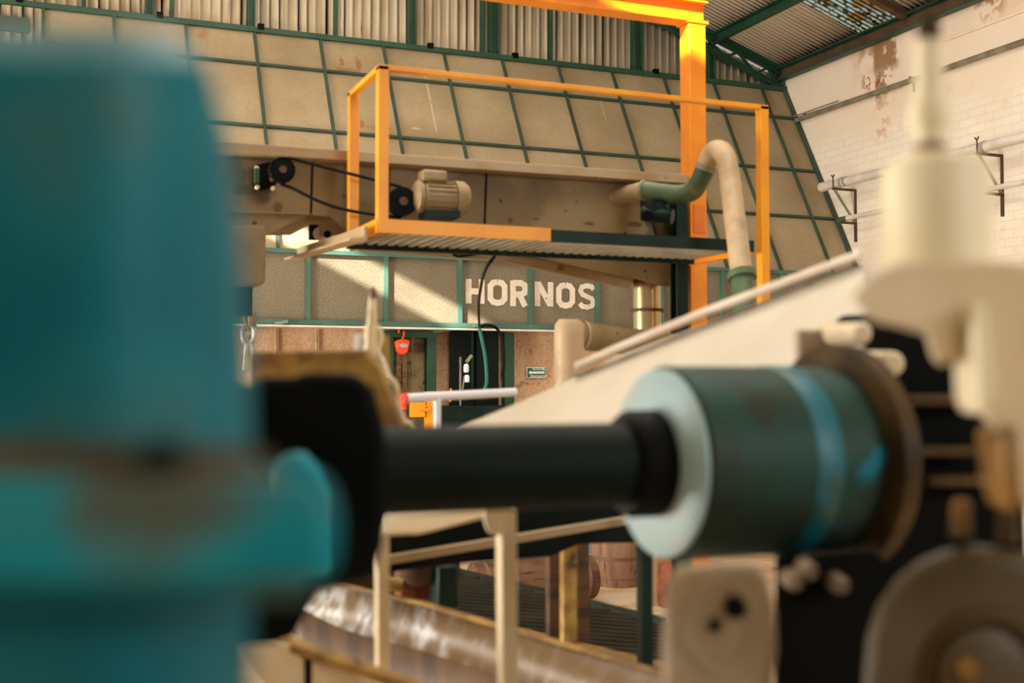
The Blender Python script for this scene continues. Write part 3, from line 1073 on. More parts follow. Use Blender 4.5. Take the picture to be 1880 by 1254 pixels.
# ------------------------------------------------------------------ orange work platform cage
PU0, PU1, PV0, PV1 = 2.1, 4.98, 7.47, 8.3
PZ0, PZ1, PZR = 3.70, 3.79, 4.81
pf = thing('work_platform', ((PU0 + PU1) / 2, (PV0 + PV1) / 2, PZ0), 'elevated orange work platform cage with dark grating deck', 'platform')
hwp = .036
gw = lambda u, v, z0, z1, n='guard_post', m='yellow': part(n, MB().box((u - hwp, v - hwp, z0), (u + hwp, v + hwp, z1)), M[m], pf, bevel=.004)
gw(PU0 + hwp, PV0 + hwp, PZ0 + .01, PZR)
gw(PU0 + hwp, PV1 - hwp, PZ0 + .01, PZR)
gw(PU1 + .13, PV0 + hwp, 3.1, PZR)
part('handrail', MB().box((PU0, PV0, PZR - .03), (PU1 + .166, PV0 + .05, PZR + .006)), M['yellow'], pf, bevel=.004)
part('handrail', MB().box((PU0, PV0 + .04, PZR - .03), (PU0 + .05, PV1, PZR + .006)), M['yellow'], pf, bevel=.004)
sp = on_v(1010, 430, PV0).x
part('toe_board', MB().box((PU0, PV0 - .012, PZ0), (sp, PV0 + .012, PZ1)), M['yellow'], pf, 'orange toe board')
part('toe_board', MB().box((sp, PV0 - .01, PZ0 - .005), (PU1 + .02, PV0 + .012, PZ1 - .01)), M['dkgreen'], pf, 'dark green toe board')
part('toe_board', MB().box((PU0 - .012, PV0, PZ0), (PU0 + .012, PV1, PZ1)), M['yellow'], pf)
part('edge_angle', MB().box((PU0, PV1 - .04, PZ0 - .02), (PU1, PV1, PZ1 - .03)), M['dkgreen'], pf)
part('edge_angle', MB().box((PU1 - .02, PV0, PZ0 - .02), (PU1 + .02, PV1 + .1, PZ0 + .03)), M['orange'], pf)
k = 0
u = PU0 + .06
while u < PU1 - .05:
    part('grating_bar', MB().box((u, PV0 + .015, PZ0 + .01), (u + .034, PV1 - .04, PZ0 + .03)), M['galvdull'], pf)
    u += .078
for k in range(1, 4):
    v = PV0 + k * (PV1 - PV0) / 4
    part('cross_rod', MB().box((PU0 + .03, v, PZ0 + .032), (PU1 - .03, v + .02, PZ0 + .05)), M['dkgreen'], pf)
# long cream channel below the left end
cb_ = thing('cream_channel', (2.0, 8.4, 3.6), 'pale cream channel sticking out left under the platform cage', 'beam')
A, B = at(672, 428, 7.75), at(548, 466, 9.2)
part('web', MB().beam(A, B, .02, .09), M['beigelt'], cb_)
part('flange', MB().beam(A + V((-.05, 0, -.045)), B + V((-.05, 0, -.045)), .12, .012), M['beigelt'], cb_)
bb = at(592, 418, 9.0)
br = thing('bearing_block', bb, 'small beige bearing block with a dark hole at the left end of the platform', 'bearing')
part('body', MB().beam(at(566, 405, 9.0), at(622, 405, 9.0), .25, .07).beam(at(612, 400, 8.95), at(612, 436, 8.95), .2, .1), M['beigelt'], br, bevel=.012)
part('bore', MB().lathe(at(601, 430, 8.82), FWD * -1, [(0, .03), (.01, .026), (.012, .01)], 16), M['black'], br)
part('roller', MB().lathe(at(588, 430, 8.98), FWD, [(-.04, .05), (.12, .05)], 20), M['whitepipe'], br)
part('foot', MB().box(at(573, 440, 9.0) - V((.02, .02, 0)), at(573, 440, 9.0) + V((.04, .04, .13))), M['soot'], br)
# dark green uprights against the conveyor
o = MB().box((uu(646, 8.5, 350), 8.42, 3.7), (uu(652, 8.5, 350), 8.5, on_v(650, 275, 8.5).z)).build('support_upright', M['dkgreen'])
tag(o, 'thin blackish green upright just behind the left orange post', 'upright')
gc = thing('support_column', (uu(1252, 8.4), 8.36, 0), 'blackish green column just left of the tall orange post', 'column')
part('shaft', MB().ibeam((uu(1252, 8.36), 8.4, 0), (uu(1252, 8.36), 8.4, on_v(1252, 362, 8.36).z), .1, .12, .014, up=(0, 1, 0)), M['dkgreen'], gc)

# ------------------------------------------------------------------ conveyor / elevated trough
VC = 8.56
vc_ = lambda x, y: on_v(x, y, VC)
spots(M['beige'], [(vc_(1215, 405), .22, .22, .8), (vc_(1165, 412), .08, .03, .7), (vc_(1083, 411), .07, .02, .7), (vc_(985, 402), .04, .015, .6), (vc_(937, 405), .03, .025, .7),
    (vc_(478, 355), .12, .1, .7), (vc_(430, 320), .1, .25, .5), (vc_(510, 380), .05, .05, .6), (vc_(446, 350), .08, .05, .5)], (48, 32, 18))
cv = thing('conveyor_trough', on_v(800, 440, VC), 'grimy beige elevated sheet metal trough behind the orange platform', 'conveyor')
out = [(380, 262), (1264, 332), (1240, 520), (1222, 527), (1165, 512), (900, 455), (660, 446), (606, 398), (562, 394), (490, 432), (380, 434)]
part('body', MB().prism([on_v(x, y, VC) for x, y in out], ray(900, 430).normalized() * 1.0), M['beige'], cv)
A, B = on_v(380, 270, VC - .1), on_v(1262, 331, VC - .1)
part('top_flange', MB().beam(A + V((0, .03, 0)), B + V((0, .03, 0)), .16, .075), M['beigelt'], cv, bevel=.006)
part('pan', MB().prism([on_v(x, y, VC + .1) for x, y in ((640, 452), (900, 458), (1166, 506), (1158, 531), (915, 480), (660, 461))], ray(1000, 480).normalized() * .6), M['beigelt'], cv, 'lighter beige sloping pan under the trough', bevel=.01)
for px, y0_, y1_ in ((893, 318, 412), (574, 290, 392), (715, 305, 400)):
    part('seam', MB().beam(on_v(px, y0_, VC - .005), on_v(px - 3, y1_, VC - .005), .012, .014), M['black'], cv)
part('stiffener', MB().beam(on_v(400, 388, VC - .01), on_v(566, 392, VC - .01), .03, .02), M['beige'], cv)
ch = part('chute', MB().prism([on_v(x, y, VC - .12) for x, y in ((380, 412), (489, 414), (488, 518), (478, 524), (380, 526))], (0, .5, 0)), M['beige'], cv, bevel=.02)
part('leg', MB().box((uu(430, VC, 550), VC, on_v(450, 580, VC).z), (uu(464, VC, 550), VC + .15, on_v(450, 524, VC).z)), M['soot'], cv)
# drive: motor, pulleys, belt
mo = thing('electric_motor', on_v(805, 408, 8.1), 'dusty beige electric motor standing at the back of the platform', 'motor')
mv = 8.1
mcn = on_v(808, 364, mv)
rm = .115
part('housing', MB().lathe(mcn - V((.15, 0, 0)), (1, 0, 0), [(0, .09), (.01, rm), (.25, rm), (.26, .09)], 28), M['motor'], mo)
mb = MB()
for k in range(20):
    t = k * math.pi / 10
    dv = V((0, math.cos(t), math.sin(t)))
    mb.beam(mcn + V((-.12, 0, 0)) + dv * (rm + .004), mcn + V((.09, 0, 0)) + dv * (rm + .004), .006, .016, up=dv)
part('cooling_fin', mb, M['motor'], mo)
part('fan_cover', MB().lathe(mcn + V((.1, 0, 0)), (1, 0, 0), [(0, .132), (.07, .132), (.1, .11), (.11, .04)], 28), M['motor'], mo)
part('end_bell', MB().lathe(mcn - V((.15, 0, 0)), (-1, 0, 0), [(0, .12), (.03, .12), (.06, .06)], 28), M['motor'], mo)
jb = mcn + V((-.05, -.02, rm))
part('junction_box', MB().box(jb + V((-.11, -.07, -.01)), jb + V((.08, .07, .075))), M['motor'], mo, bevel=.02)
part('foot', MB().box(mcn + V((-.13, -.1, -.15)), mcn + V((.12, .1, -.1))), M['dkgreen'], mo, 'dark green motor foot')
pv = 8.12
pl = thing('drive_pulley', on_v(737, 372, pv), 'large black belt pulley on the shaft left of the motor', 'pulley', 'belt pulleys')
PC = on_v(737, 371, pv)
pc_r = .105
part('rim', MB().lathe(PC + V((0, -.04, 0)), (0, 1, 0), [(0, pc_r), (.015, pc_r), (.035, pc_r - .015), (.055, pc_r), (.07, pc_r)], 28), M['black'], pl)
part('hub', MB().lathe(PC + V((0, -.06, 0)), (0, 1, 0), [(0, .03), (.06, .03), (.3, .03)], 16), M['brownsteel'], pl)
SP = on_v(517, 313, pv)
pl2 = thing('driven_pulley', SP, 'black toothed pulley at the left end of the drive belt', 'pulley', 'belt pulleys')
part('rim', MB().lathe(SP + V((0, -.04, 0)), (0, 1, 0), [(0, .085), (.015, .085), (.035, .07), (.055, .085), (.07, .085)], 28), M['black'], pl2)
mb = MB()
for k in range(20):
    t = k * math.pi / 10
    dv = V((math.cos(t), 0, math.sin(t)))
    mb.beam(SP + dv * .08 + V((0, -.04, 0)), SP + dv * .08 + V((0, .03, 0)), .012, .02, up=dv)
part('tooth', mb, M['black'], pl2)['kind'] = 'stuff'
part('hub', MB().lathe(SP + V((0, -.06, 0)), (0, 1, 0), [(0, .025), (.46, .025)], 16), M['brownsteel'], pl2)
bl = MB()
pts = [on_v(x, y, pv) for x, y in ((515, 291), (540, 292), (580, 303), (630, 316), (690, 331), (737, 343))]
pts2 = [on_v(x, y, pv) for x, y in ((515, 338), (540, 347), (580, 367), (625, 383), (680, 393), (737, 400))]
o = bl.tube(arc(pts, 4), .012, 6).tube(arc(pts2, 4), .012, 6).build('drive_belt', M['rubber'])
tag(o, 'black drive belt sagging between the two pulleys across the orange post', 'belt')
fb = thing('flange_bearing', on_v(488, 318, VC - .06), 'black flange bearing with pale bolts beside the toothed pulley', 'bearing')
part('flange', MB().prism([on_v(x, y, VC - .08) for x, y in ((470, 302), (500, 296), (508, 340), (480, 348), (466, 342))], (0, .08, 0)), M['black'], fb, bevel=.012)
part('neck', MB().box(on_v(468, 335, VC - .12), on_v(475, 310, VC - .09) + V((0, .01, 0))), M['pipegreen'], fb)
for x, y in ((472, 308), (473, 343), (502, 345), (503, 326)):
    part('bolt', MB().lathe(on_v(x, y, VC - .1), (0, 1, 0), [(0, .012), (.012, .017), (.03, .017)], 8), M['creamyel'], fb)
# pipes right
gp = thing('bent_pipe', on_v(1320, 500, 8.4), 'thick beige and green bent pipe dropping right of the tall orange post', 'pipe')
P = lambda x, y, d: at(x, y, d)
part('lower_run', MB().tube([P(1108, 367, 9.75), P(1184, 349, 9.45)], .072, 18), M['pipebeige'], gp)
part('green_elbow', MB().tube(arc([P(1183, 349, 9.45), P(1215, 354, 9.3), P(1248, 357, 9.15), P(1272, 350, 9.05), P(1285, 332, 8.98), P(1296, 308, 8.92)], 5), .075, 18), M['pipegreen'], gp, 'green bend of the pipe')
part('top_elbow', MB().tube(arc([P(1296, 309, 8.92), P(1303, 291, 8.9), P(1312, 277, 8.85), P(1324, 277, 8.75), P(1333, 292, 8.65), P(1338, 315, 8.58)], 5), .076, 18), M['pipebeige'], gp)
part('down_run', MB().tube([P(1338, 314, 8.58), P(1362, 505, 8.1)], .076, 18), M['pipebeige'], gp)
part('clamp', MB().tube([P(1294, 313, 8.925), P(1298, 303, 8.915)], .086, 18), M['galvdull'], gp)
part('clamp', MB().tube([P(1182, 349, 9.46), P(1187, 349, 9.44)], .084, 18), M['galvdull'], gp)
part('flange', MB().tube([P(1361, 500, 8.1), P(1363, 512, 8.08)], .1, 18), M['pipegreen'], gp)
part('lower_stub', MB().tube([P(1363, 512, 8.08), P(1370, 600, 7.9)], .078, 18), M['pipegreen'], gp)
part('wall_collar', MB().lathe(P(1112, 366, 9.72), (P(1108, 367, 9.75) - P(1184, 349, 9.45)), [(-.01, .088), (.03, .095)], 20), M['brownsteel'], gp)
vl = thing('oily_valve', P(1205, 395, 9.3), 'oil blackened valve under the green pipe bend with leaking stains', 'valve')
part('body', MB().tube([P(1205, 372, 9.3), P(1205, 402, 9.3)], .1, 14).tube([P(1180, 392, 9.3), P(1235, 398, 9.2)], .06, 12), M['dkgreen'], vl, bevel=0)
part('bonnet', MB().tube([P(1190, 396, 9.25), P(1190, 396, 9.05)], .04, 12), M['black'], vl)
part('drip_plate', MB().prism([on_v(x, y, VC - .02) for x, y in ((1178, 360), (1245, 366), (1240, 428), (1215, 436), (1205, 430), (1198, 405), (1180, 400))], (0, .015, 0)), M['olive'], vl)
# stainless vertical duct
vd = VC + .35
dc = thing('steel_duct', on_v(1188, 600, vd), 'shiny vertical steel duct with a rusty flange under the trough outlet', 'duct')
cdp = on_v(1188, 560, vd)
zt_, zm = on_v(1188, 514, vd).z, on_v(1188, 570, vd).z
part('upper_tube', MB().lathe((cdp.x, vd, zm), (0, 0, 1), [(0, .118), (zt_ - zm, .118)], 28), M['steel'], dc)
part('lower_tube', MB().lathe((cdp.x, vd, 1.5), (0, 0, 1), [(0, .118), (zm - 1.5, .118)], 28), M['steel'], dc)
part('flange', MB().lathe((cdp.x, vd, zm - .012), (0, 0, 1), [(0, .15), (.024, .15)], 28), M['brownsteel'], dc, 'rusty flange ring')
part('collar', MB().lathe((cdp.x, vd, zt_ - .03), (0, 0, 1), [(0, .13), (.03, .14)], 28), M['brownsteel'], dc)
# beige elbow duct
ed = thing('elbow_duct', at(1050, 680, 8.2), 'thick beige elbow duct below the trough beside the evacuation sign', 'duct')
part('vertical_leg', MB().tube([V((at(1045, 612, 8.2).x, at(1045, 612, 8.2).y, 0)), at(1045, 612, 8.2), at(1045, 596, 8.2), at(1045, 586, 8.2)], [.105, .105, .1, .07], 24), M['pipebeige'], ed)
part('horizontal_leg', MB().tube([at(1052, 614, 8.25), at(1260, 640, 8.9)], .1, 24), M['beige'], ed)
part('seam_ring', MB().tube([at(1066, 616, 8.28), at(1070, 616.5, 8.29)], .107, 24), M['pipebeige'], ed)

# ------------------------------------------------------------------ hooks, chain, mustard beam (middle distance)
HD = (on_v(463, 580, VC + .07) - CAM).dot(FWD)
hk = thing('lifting_hook', at(460, 600, HD), 'pale ring and forked sling hanging beside the teal machine', 'hook')
part('hanger', MB().tube([at(448, 575, HD), at(459, 608, HD)], .016, 8).tube([at(463, 575, HD), at(464, 600, HD)], .03, 8), M['mustard'], hk)
part('ring', MB().torus(at(457, 614, HD), FWD, .042, .018, 16, 8, 1.7, (0, 0, 1)), M['galv'], hk)
part('sling_leg', MB().tube([at(456, 630, HD), at(452, 680, HD)], .024, 8), M['chainlt'], hk)
part('sling_leg', MB().tube([at(460, 630, HD), at(473, 684, HD)], .022, 8), M['galv'], hk)
d = 4.7
rc = thing('load_chain', at(690, 700, d), 'blurred pale chain with long links hanging from a tapered rod', 'chain')
part('rod', MB().tube([at(684, 531, d), at(684, 548, d), at(683, 590, d), at(683, 600, d)], [.007, .015, .021, .023], 12), M['chainlt'], rc)
part('rod_tip', MB().tube([at(684, 528, d - .012), at(686, 548, d - .012)], [.008, .014], 10), M['brownsteel'], rc, 'rust brown rod tip')
part('shackle', MB().torus(at(689, 619, d), FWD, .022, .011, 16, 8, 1.9, (0, 0, 1)).tube([at(681, 598, d), at(681, 640, d)], .026, 12), M['cream'], rc)
part('white_tab', MB().box(at(650, 645, d), at(677, 614, d) + V((0, .03, 0))), M['white'], rc, 'bright white square tag', bevel=.008)
part('sling', MB().tube([at(681, 636, d), at(677, 684, d)], [.03, .022], 10), M['cream'], rc)
part('strut', MB().beam(at(703, 616, d + .1), at(708, 700, d + .1), .04, .03), M['mustard'], rc)
part('link_bar', MB().tube([at(692, 640, d), at(715, 704, d)], .017, 10), M['chainlt'], rc)
c0, c1 = at(716, 712, d), at(797, 905, 5.15)
dirv = (c1 - c0).normalized()
nl = 6
for i in range(nl):
    c_ = c0 + (c1 - c0) * (i / (nl - 1))
    n_ax = (FWD - dirv * FWD.dot(dirv)).normalized()
    if i % 2:
        n_ax = n_ax.cross(dirv)
    part('link', MB().torus(c_, n_ax, .026, .0105, 18, 8, 2.5, dirv), M['chainlt'], rc)
part('lower_hook', MB().tube(arc([at(x, y, d) for x, y in ((676, 682), (684, 700), (682, 712), (675, 704))], 5), .012, 8).tube(arc([at(x, y, d) for x, y in ((703, 640), (696, 680), (699, 700), (711, 735), (722, 775))], 5), .012, 8), M['mustard'], rc)
my = thing('mustard_beam', at(580, 670, 3.6), 'blurred rusty mustard beam just above the black coupling', 'beam')
part('face', MB().prism([at(x, y, 3.6) for x, y in ((462, 646), (668, 642), (700, 680), (740, 790), (462, 790))], FWD * .12), M['mustard'], my, bevel=.008)

# ------------------------------------------------------------------ cream guard
T1, T2, T3 = at(820, 783, 5.0), at(1590, 468, 3.9), at(1480, 720, 3.35)
gN = (T2 - T1).cross(T3 - T1).normalized()
if gN.dot(FWD) > 0:
    gN = -gN
G = lambda x, y: on_pl(x, y, T1, gN)
gd = thing('machine_guard', G(1200, 760), 'big cream sheet metal guard sloping up to the right behind the drum', 'guard')
edge = [(815, 786), (880, 762), (960, 722), (1060, 668), (1120, 640), (1300, 565), (1580, 470)]
edge2 = [(815, 790), (880, 768), (960, 735), (1060, 690), (1130, 655), (1300, 592), (1585, 480), (1592, 560), (1560, 690), (1500, 800), (1200, 830), (900, 810)]
part('sheet', MB().prism([G(*p) for p in edge2], -gN * .03), M['guard'], gd, bevel=.004)
part('rolled_edge', MB().tube([G(*p) + gN * .008 for p in ((1060, 676), (1130, 645), (1300, 575), (1584, 470))], .016, 10), M['lip'], gd, 'pinkish rolled edge of the guard')
part('edge_strip', MB().beam(G(1060, 697) + gN * .012, G(1584, 492) + gN * .012, .01, .01, up=gN), M['rustbar'], gd, 'brown line below the rolled edge')

# ------------------------------------------------------------------ shaft and drum (aligned with the hall)
AX = V((1, 0, 0))
DC = at(1207, 850, 3.0)
k3 = 1.5
dm = thing('coupling_drum', DC, 'large blurred green and teal drum on the shaft with a pale blue face', 'drum')
rd = 178 * 3.0 / FPX
part('shell', MB().lathe(DC, AX, [(0, rd * .93), (.02, rd), (.5, rd), (.52, rd)], 64), M['drum'], dm)
part('face_plate', MB().lathe(DC - AX * .012, AX, [(0, rd * .55), (0.001, rd * .9), (.012, rd * .965), (.03, rd * .965)], 64), M['drumface'], dm, 'pale blue end face of the drum')
part('band', MB().lathe(DC + AX * .31, AX, [(0, rd + .001), (.004, rd + .003), (.075, rd + .003), (.079, rd + .001)], 64), M['tealband'], dm, 'bright teal paint band on the drum')
part('end_flange', MB().lathe(DC + AX * .52, AX, [(0, .29), (.01, .305), (.06, .305), (.07, .29)], 64), M['olive'], dm, 'brown end flange ring')
sh = thing('drive_shaft', DC - AX * .5, 'thick dark green drive shaft crossing the middle into the drum', 'shaft')
part('bar', MB().lathe(DC - AX * 1.12, AX, [(0, .103), (1.12, .103)], 48), M['shaft'], sh)
part('hub', MB().lathe(DC - AX * .1, AX, [(0, .12), (.02, .135), (.1, .135)], 48), M['black'], sh, 'black hub where the shaft meets the drum')

# black coupling at the left end of the shaft
KD = 2.3


def exr(x, y, l):
    return ray(x, y).normalized() * l


kc = thing('black_coupling', at(590, 880, KD), 'dark oily coupling block between the teal machine and the shaft', 'coupling')
part('block', MB().prism([at(x, y, KD) for x, y in ((455, 705), (480, 690), (540, 690), (560, 682), (655, 682), (688, 716), (702, 770), (708, 800), (708, 930), (702, 1000), (682, 1064), (560, 1092), (455, 1092))], exr(700, 880, .36)), M['black'], kc, bevel=.02)
part('cheek', MB().prism([at(x, y, KD - .1) for x, y in ((300, 700), (468, 700), (480, 800), (480, 1100), (300, 1100))], exr(470, 880, .2)), M['black'], kc, bevel=.02)
part('shadow_block', MB().prism([at(x, y, KD + .02) for x, y in ((430, 1050), (600, 1062), (568, 1112), (540, 1168), (500, 1182), (430, 1186))], exr(560, 1100, .3)), M['black'], kc)  # black block stands in for the shadow beneath the bearing box
part('lug', MB().prism([at(x, y, KD - .2) for x, y in ((500, 850), (530, 825), (560, 830), (590, 860), (612, 905), (612, 1060), (500, 1060))], exr(600, 950, .2)), M['teal'], kc, 'lighter teal lug', bevel=.02)

# ------------------------------------------------------------------ left teal machine (closest to the lens)
LD = 0.72
tm = thing('teal_machine', at(150, 700, LD), 'huge out of focus teal machine housing filling the left side', 'machine')
hp = [(-420, 60), (150, 60), (270, 66), (330, 84), (366, 118), (386, 160), (412, 260), (432, 400), (444, 520), (450, 640), (454, 830), (454, 1500), (-420, 1500)]
rows = [(60, 150), (62, 215), (66, 270), (84, 330), (118, 366), (160, 386), (260, 412), (400, 432), (520, 444), (640, 450), (830, 454), (1100, 454), (1500, 454)]
gv_, gf_ = [], []
NCOL = 22
for ri, (yy, xr) in enumerate(rows):
    for ci in range(NCOL + 1):
        x = -420 + (xr + 420) * ci / NCOL
        dz_ = min(.11 * (max(0, x - 150) / 300) ** 2, .34) + .06 * max(0, (130 - yy) / 70) ** 2
        gv_.append(at(x, yy, LD + dz_))
n_ = NCOL + 1
for ri in range(len(rows) - 1):
    for ci in range(NCOL):
        gf_.append((ri * n_ + ci, ri * n_ + ci + 1, (ri + 1) * n_ + ci + 1, (ri + 1) * n_ + ci))
part('housing', MB().add(gv_, gf_), M['tealdark'], tm, 'domed teal housing cover', solid=.008)
part('housing_back', MB().prism([at(x * .96 - 4, y + 12, LD + .16) for x, y in hp], exr(400, 400, .15)), M['tealdark'], tm)
part('bearing_box', MB().prism([at(x, y, LD - .05) for x, y in ((-420, 880), (300, 872), (565, 872), (600, 892), (612, 950), (610, 1030), (585, 1062), (300, 1066), (-420, 1068))], exr(600, 980, .2)), M['teal'], tm, 'brighter teal bearing box', bevel=.012)
part('rusty_strap', MB().prism([at(x, y, LD - .02) for x, y in ((-420, 815), (430, 818), (500, 840), (510, 872), (-420, 895))], exr(430, 850, .06)), M['rustbar'], tm, 'worn brown strap')
part('strap_bolt', MB().lathe(at(285, 850, LD - .04), FWD, [(0, .008), (.004, .013), (.03, .013)], 6), M['black'], tm)
part('lower_strap', MB().prism([at(x, y, LD - .045) for x, y in ((-420, 1060), (560, 1056), (585, 1075), (560, 1098), (-420, 1102))], exr(570, 1080, .1)), M['tealdark'], tm, bevel=.006)

# ------------------------------------------------------------------ right cream press
RD = 1.8
px2m = lambda n, d=RD: n * d / FPX
pr = thing('cream_press', at(1720, 600, RD), 'blurred cream press with a bottle shaped cylinder and tall spindle at right', 'press')
cz = lambda y: at(1720, y, RD)
prof = []
base = cz(560)
for y, r in ((560, 97), (520, 96), (400, 95), (320, 94), (300, 88), (289, 70), (284, 40), (280, 22)):
    prof.append(((cz(y) - base).z, px2m(r)))
part('cylinder', MB().lathe(base, (0, 0, 1), prof, 48), M['creamyel'], pr)
base = cz(290)
bs = lambda y: (cz(y) - base).z
ax_ = at(1708, 290, RD)
part('spindle', MB().lathe(ax_, (0, 0, 1), [(0, px2m(30)), (bs(265), px2m(28)), (bs(250), px2m(26)), (bs(240), px2m(30)), (bs(228), px2m(38)), (bs(205), px2m(40)), (bs(190), px2m(34)), (bs(180), px2m(27)), (bs(70), px2m(24)), (bs(66), px2m(24))], 32), M['creamyel'], pr)
part('spindle_tip', MB().lathe(at(1705, 72, RD), (0, 0, 1), [(0, px2m(22)), (px2m(30), px2m(20)), (px2m(48), px2m(12))], 24), M['olive'], pr, 'brown spindle tip')
part('collar', MB().lathe(at(1708, 280, RD), (0, 0, 1), [(0, px2m(29)), (px2m(16), px2m(29))], 32), M['gold'], pr, 'tarnished brass collar')
yk = [(1560, 545), (1600, 505), (1650, 480), (1830, 478), (2050, 500), (2050, 1000), (1905, 960), (1860, 900), (1830, 800), (1800, 740), (1795, 600), (1775, 585), (1760, 600), (1752, 655), (1735, 672), (1718, 668), (1704, 615), (1650, 600), (1600, 590)]
part('yoke', MB().prism([at(x, y, RD - .12) for x, y in yk], exr(1650, 600, .2)), M['cream'], pr, bevel=.012)
part('rib', MB().prism([at(x, y, RD - .16) for x, y in ((1790, 560), (1812, 555), (1830, 700), (1815, 770), (1800, 740))], FWD * .1), M['creamyel'], pr, bevel=.008)
part('rib', MB().prism([at(x, y, RD - .16) for x, y in ((1840, 800), (1870, 780), (1880, 900), (1870, 950), (1850, 900))], FWD * .1), M['gold'], pr, bevel=.008)

# dark gear housing
GD = 3.5
gh = thing('gear_housing', at(1640, 900, GD), 'black oily gear housing right of the drum with pale studs', 'housing')
part('case', MB().prism([at(x, y, GD) for x, y in ((1468, 640), (1480, 605), (1530, 604), (1540, 578), (1620, 576), (1680, 584), (1760, 610), (1840, 660), (1880, 900), (1900, 1500), (1420, 1500), (1430, 1000), (1468, 900))], exr(1470, 700, .5)), M['black'], gh, bevel=.02)
part('flange_block', MB().prism([at(x, y, GD - .06) for x, y in ((1466, 604), (1516, 606), (1530, 590), (1552, 600), (1640, 690), (1660, 760), (1560, 700), (1466, 660))], FWD * .06), M['taupe'], gh, bevel=.008)
for x, y, r in ((1582, 612, 21), (1640, 668, 23)):
    part('stud', MB().lathe(at(x, y, GD - .35), FWD, [(0, px2m(r * .7, GD - .35)), (.012, px2m(r, GD - .35)), (.35, px2m(r, GD - .35))], 20), M['cream'], gh, 'pale stud end')
for y0_, x0_, x1_ in ((735, 1660, 1800), (828, 1670, 1790), (882, 1700, 1830)):
    part('tooth', MB().beam(at(x0_, y0_, GD - .04), at(x1_, y0_, GD - .04), .1, px2m(22, GD)), M['olive'], gh, bevel=.01)
kd = GD - .9
part('front_foot', MB().prism([at(x, y, kd) for x, y in ((1424, 1020), (1600, 1010), (1660, 1060), (1660, 1500), (1424, 1500))], exr(1430, 1100, .9)), M['black'], gh)
for x, y in ((1462, 1072), (1490, 1052), (1548, 1078)):
    part('knob', MB().lathe(at(x, y, kd - .08), FWD, [(0, .014), (.02, .02), (.08, .02)], 16), M['rustbar'], gh)

# bearing block below the drum
BD = 2.05
bk = thing('pillow_block', at(1320, 1200, BD), 'taupe round faced bearing block below the drum', 'bearing')
bo = [(1232, 1036), (1390, 1030), (1408, 1060), (1424, 1120), (1428, 1190), (1420, 1260), (1395, 1400), (1240, 1400), (1220, 1300), (1214, 1190), (1220, 1090)]
part('body', MB().prism([at(x, y, BD) for x, y in bo], exr(1320, 1150, .25)), M['taupe'], bk, bevel=.02)
part('ring', MB().torus(at(1320, 1150, BD), FWD, px2m(62, BD), px2m(9, BD), 40, 8, 1.3, UPV), M['taupe'], bk)
part('centre_nut', MB().lathe(at(1352, 1118, BD - .02), FWD, [(0, px2m(16, BD)), (.006, px2m(22, BD)), (.03, px2m(22, BD))], 6).lathe(at(1315, 1152, BD - .015), FWD, [(0, px2m(10, BD)), (.02, px2m(15, BD))], 8), M['black'], bk)
# lower right casting
CD = 1.9
cs = thing('lower_casting', at(1780, 1200, CD), 'oily brown round casting at the bottom right corner', 'casting')
part('body', MB().prism([at(x, y, CD) for x, y in ((1585, 1250), (1592, 1170), (1612, 1110), (1645, 1062), (1690, 1026), (1740, 1006), (1800, 998), (1860, 1006), (1920, 1026), (2050, 1090), (2050, 1500), (1600, 1500))], exr(1600, 1150, .3)), M['olivetan'], cs, bevel=.03)
part('rim', MB().torus(at(1810, 1240, CD), FWD, px2m(110, CD), px2m(14, CD), 40, 10), M['olive'], cs)
part('boss', MB().lathe(at(1810, 1240, CD - .03), FWD, [(0, px2m(60, CD)), (.01, px2m(80, CD)), (.06, px2m(80, CD))], 40), M['olivetan'], cs)
part('nut', MB().lathe(at(1785, 1232, CD - .05), FWD, [(0, px2m(18, CD)), (.03, px2m(22, CD))], 6), M['gold'], cs)
for x, y in ((1765, 955), (1850, 965)):
    part('stud', MB().lathe(at(x, y + 30, CD + .03), UPV, [(0, .018), (.05, .016), (.06, .012)], 12), M['gold'], cs)

# ------------------------------------------------------------------ lower middle: frame, chute, slats, barrels
fd = 4.0
ff = thing('cream_portal_frame', at(820, 1250, fd), 'blurred cream steel portal frame standing below the shaft', 'frame')
part('post', MB().beam(at(701, 980, fd), at(704, 1500, fd), .042, .042), M['cream'], ff, bevel=.004)
part('post', MB().beam(at(929, 935, fd - .3), at(934, 1500, fd - .3), .052, .052), M['cream'], ff, bevel=.004)
part('top_plate', MB().prism([at(x, y, z) for x, y, z in ((704, 945, fd), (900, 930, fd - .3), (905, 948, fd - .3), (770, 982, fd), (704, 986, fd))], FWD * .06), M['cream'], ff, bevel=.012)
part('corner_plate', MB().prism([at(x, y, fd - .33) for x, y in ((888, 928), (938, 930), (940, 975), (915, 985), (896, 978), (888, 960))], FWD * .04), M['cream'], ff, bevel=.006)
part('gusset', MB().prism([at(x, y, fd + .02) for x, y in ((704, 955), (690, 1000), (684, 1020), (700, 1015))], FWD * .03), M['creamyel'], ff)
db = thing('diagonal_beam', at(900, 1000, 5.0), 'yellowed beam rising right below the shaft behind the cream frame', 'beam')
part('bar', MB().beam(at(700, 1030, 5.0), at(1150, 955, 5.6), .035, .035), M['beigelt'], db)
part('hopper_side', MB().prism([at(x, y, z) for x, y, z in ((660, 900, 5.2), (1180, 900, 5.8), (1180, 995, 5.8), (1062, 999, 5.7), (1010, 1022, 5.6), (860, 1032, 5.4), (720, 1050, 5.2), (660, 1060, 5.2))], FWD * .3), M['soot'], db, 'black underside')
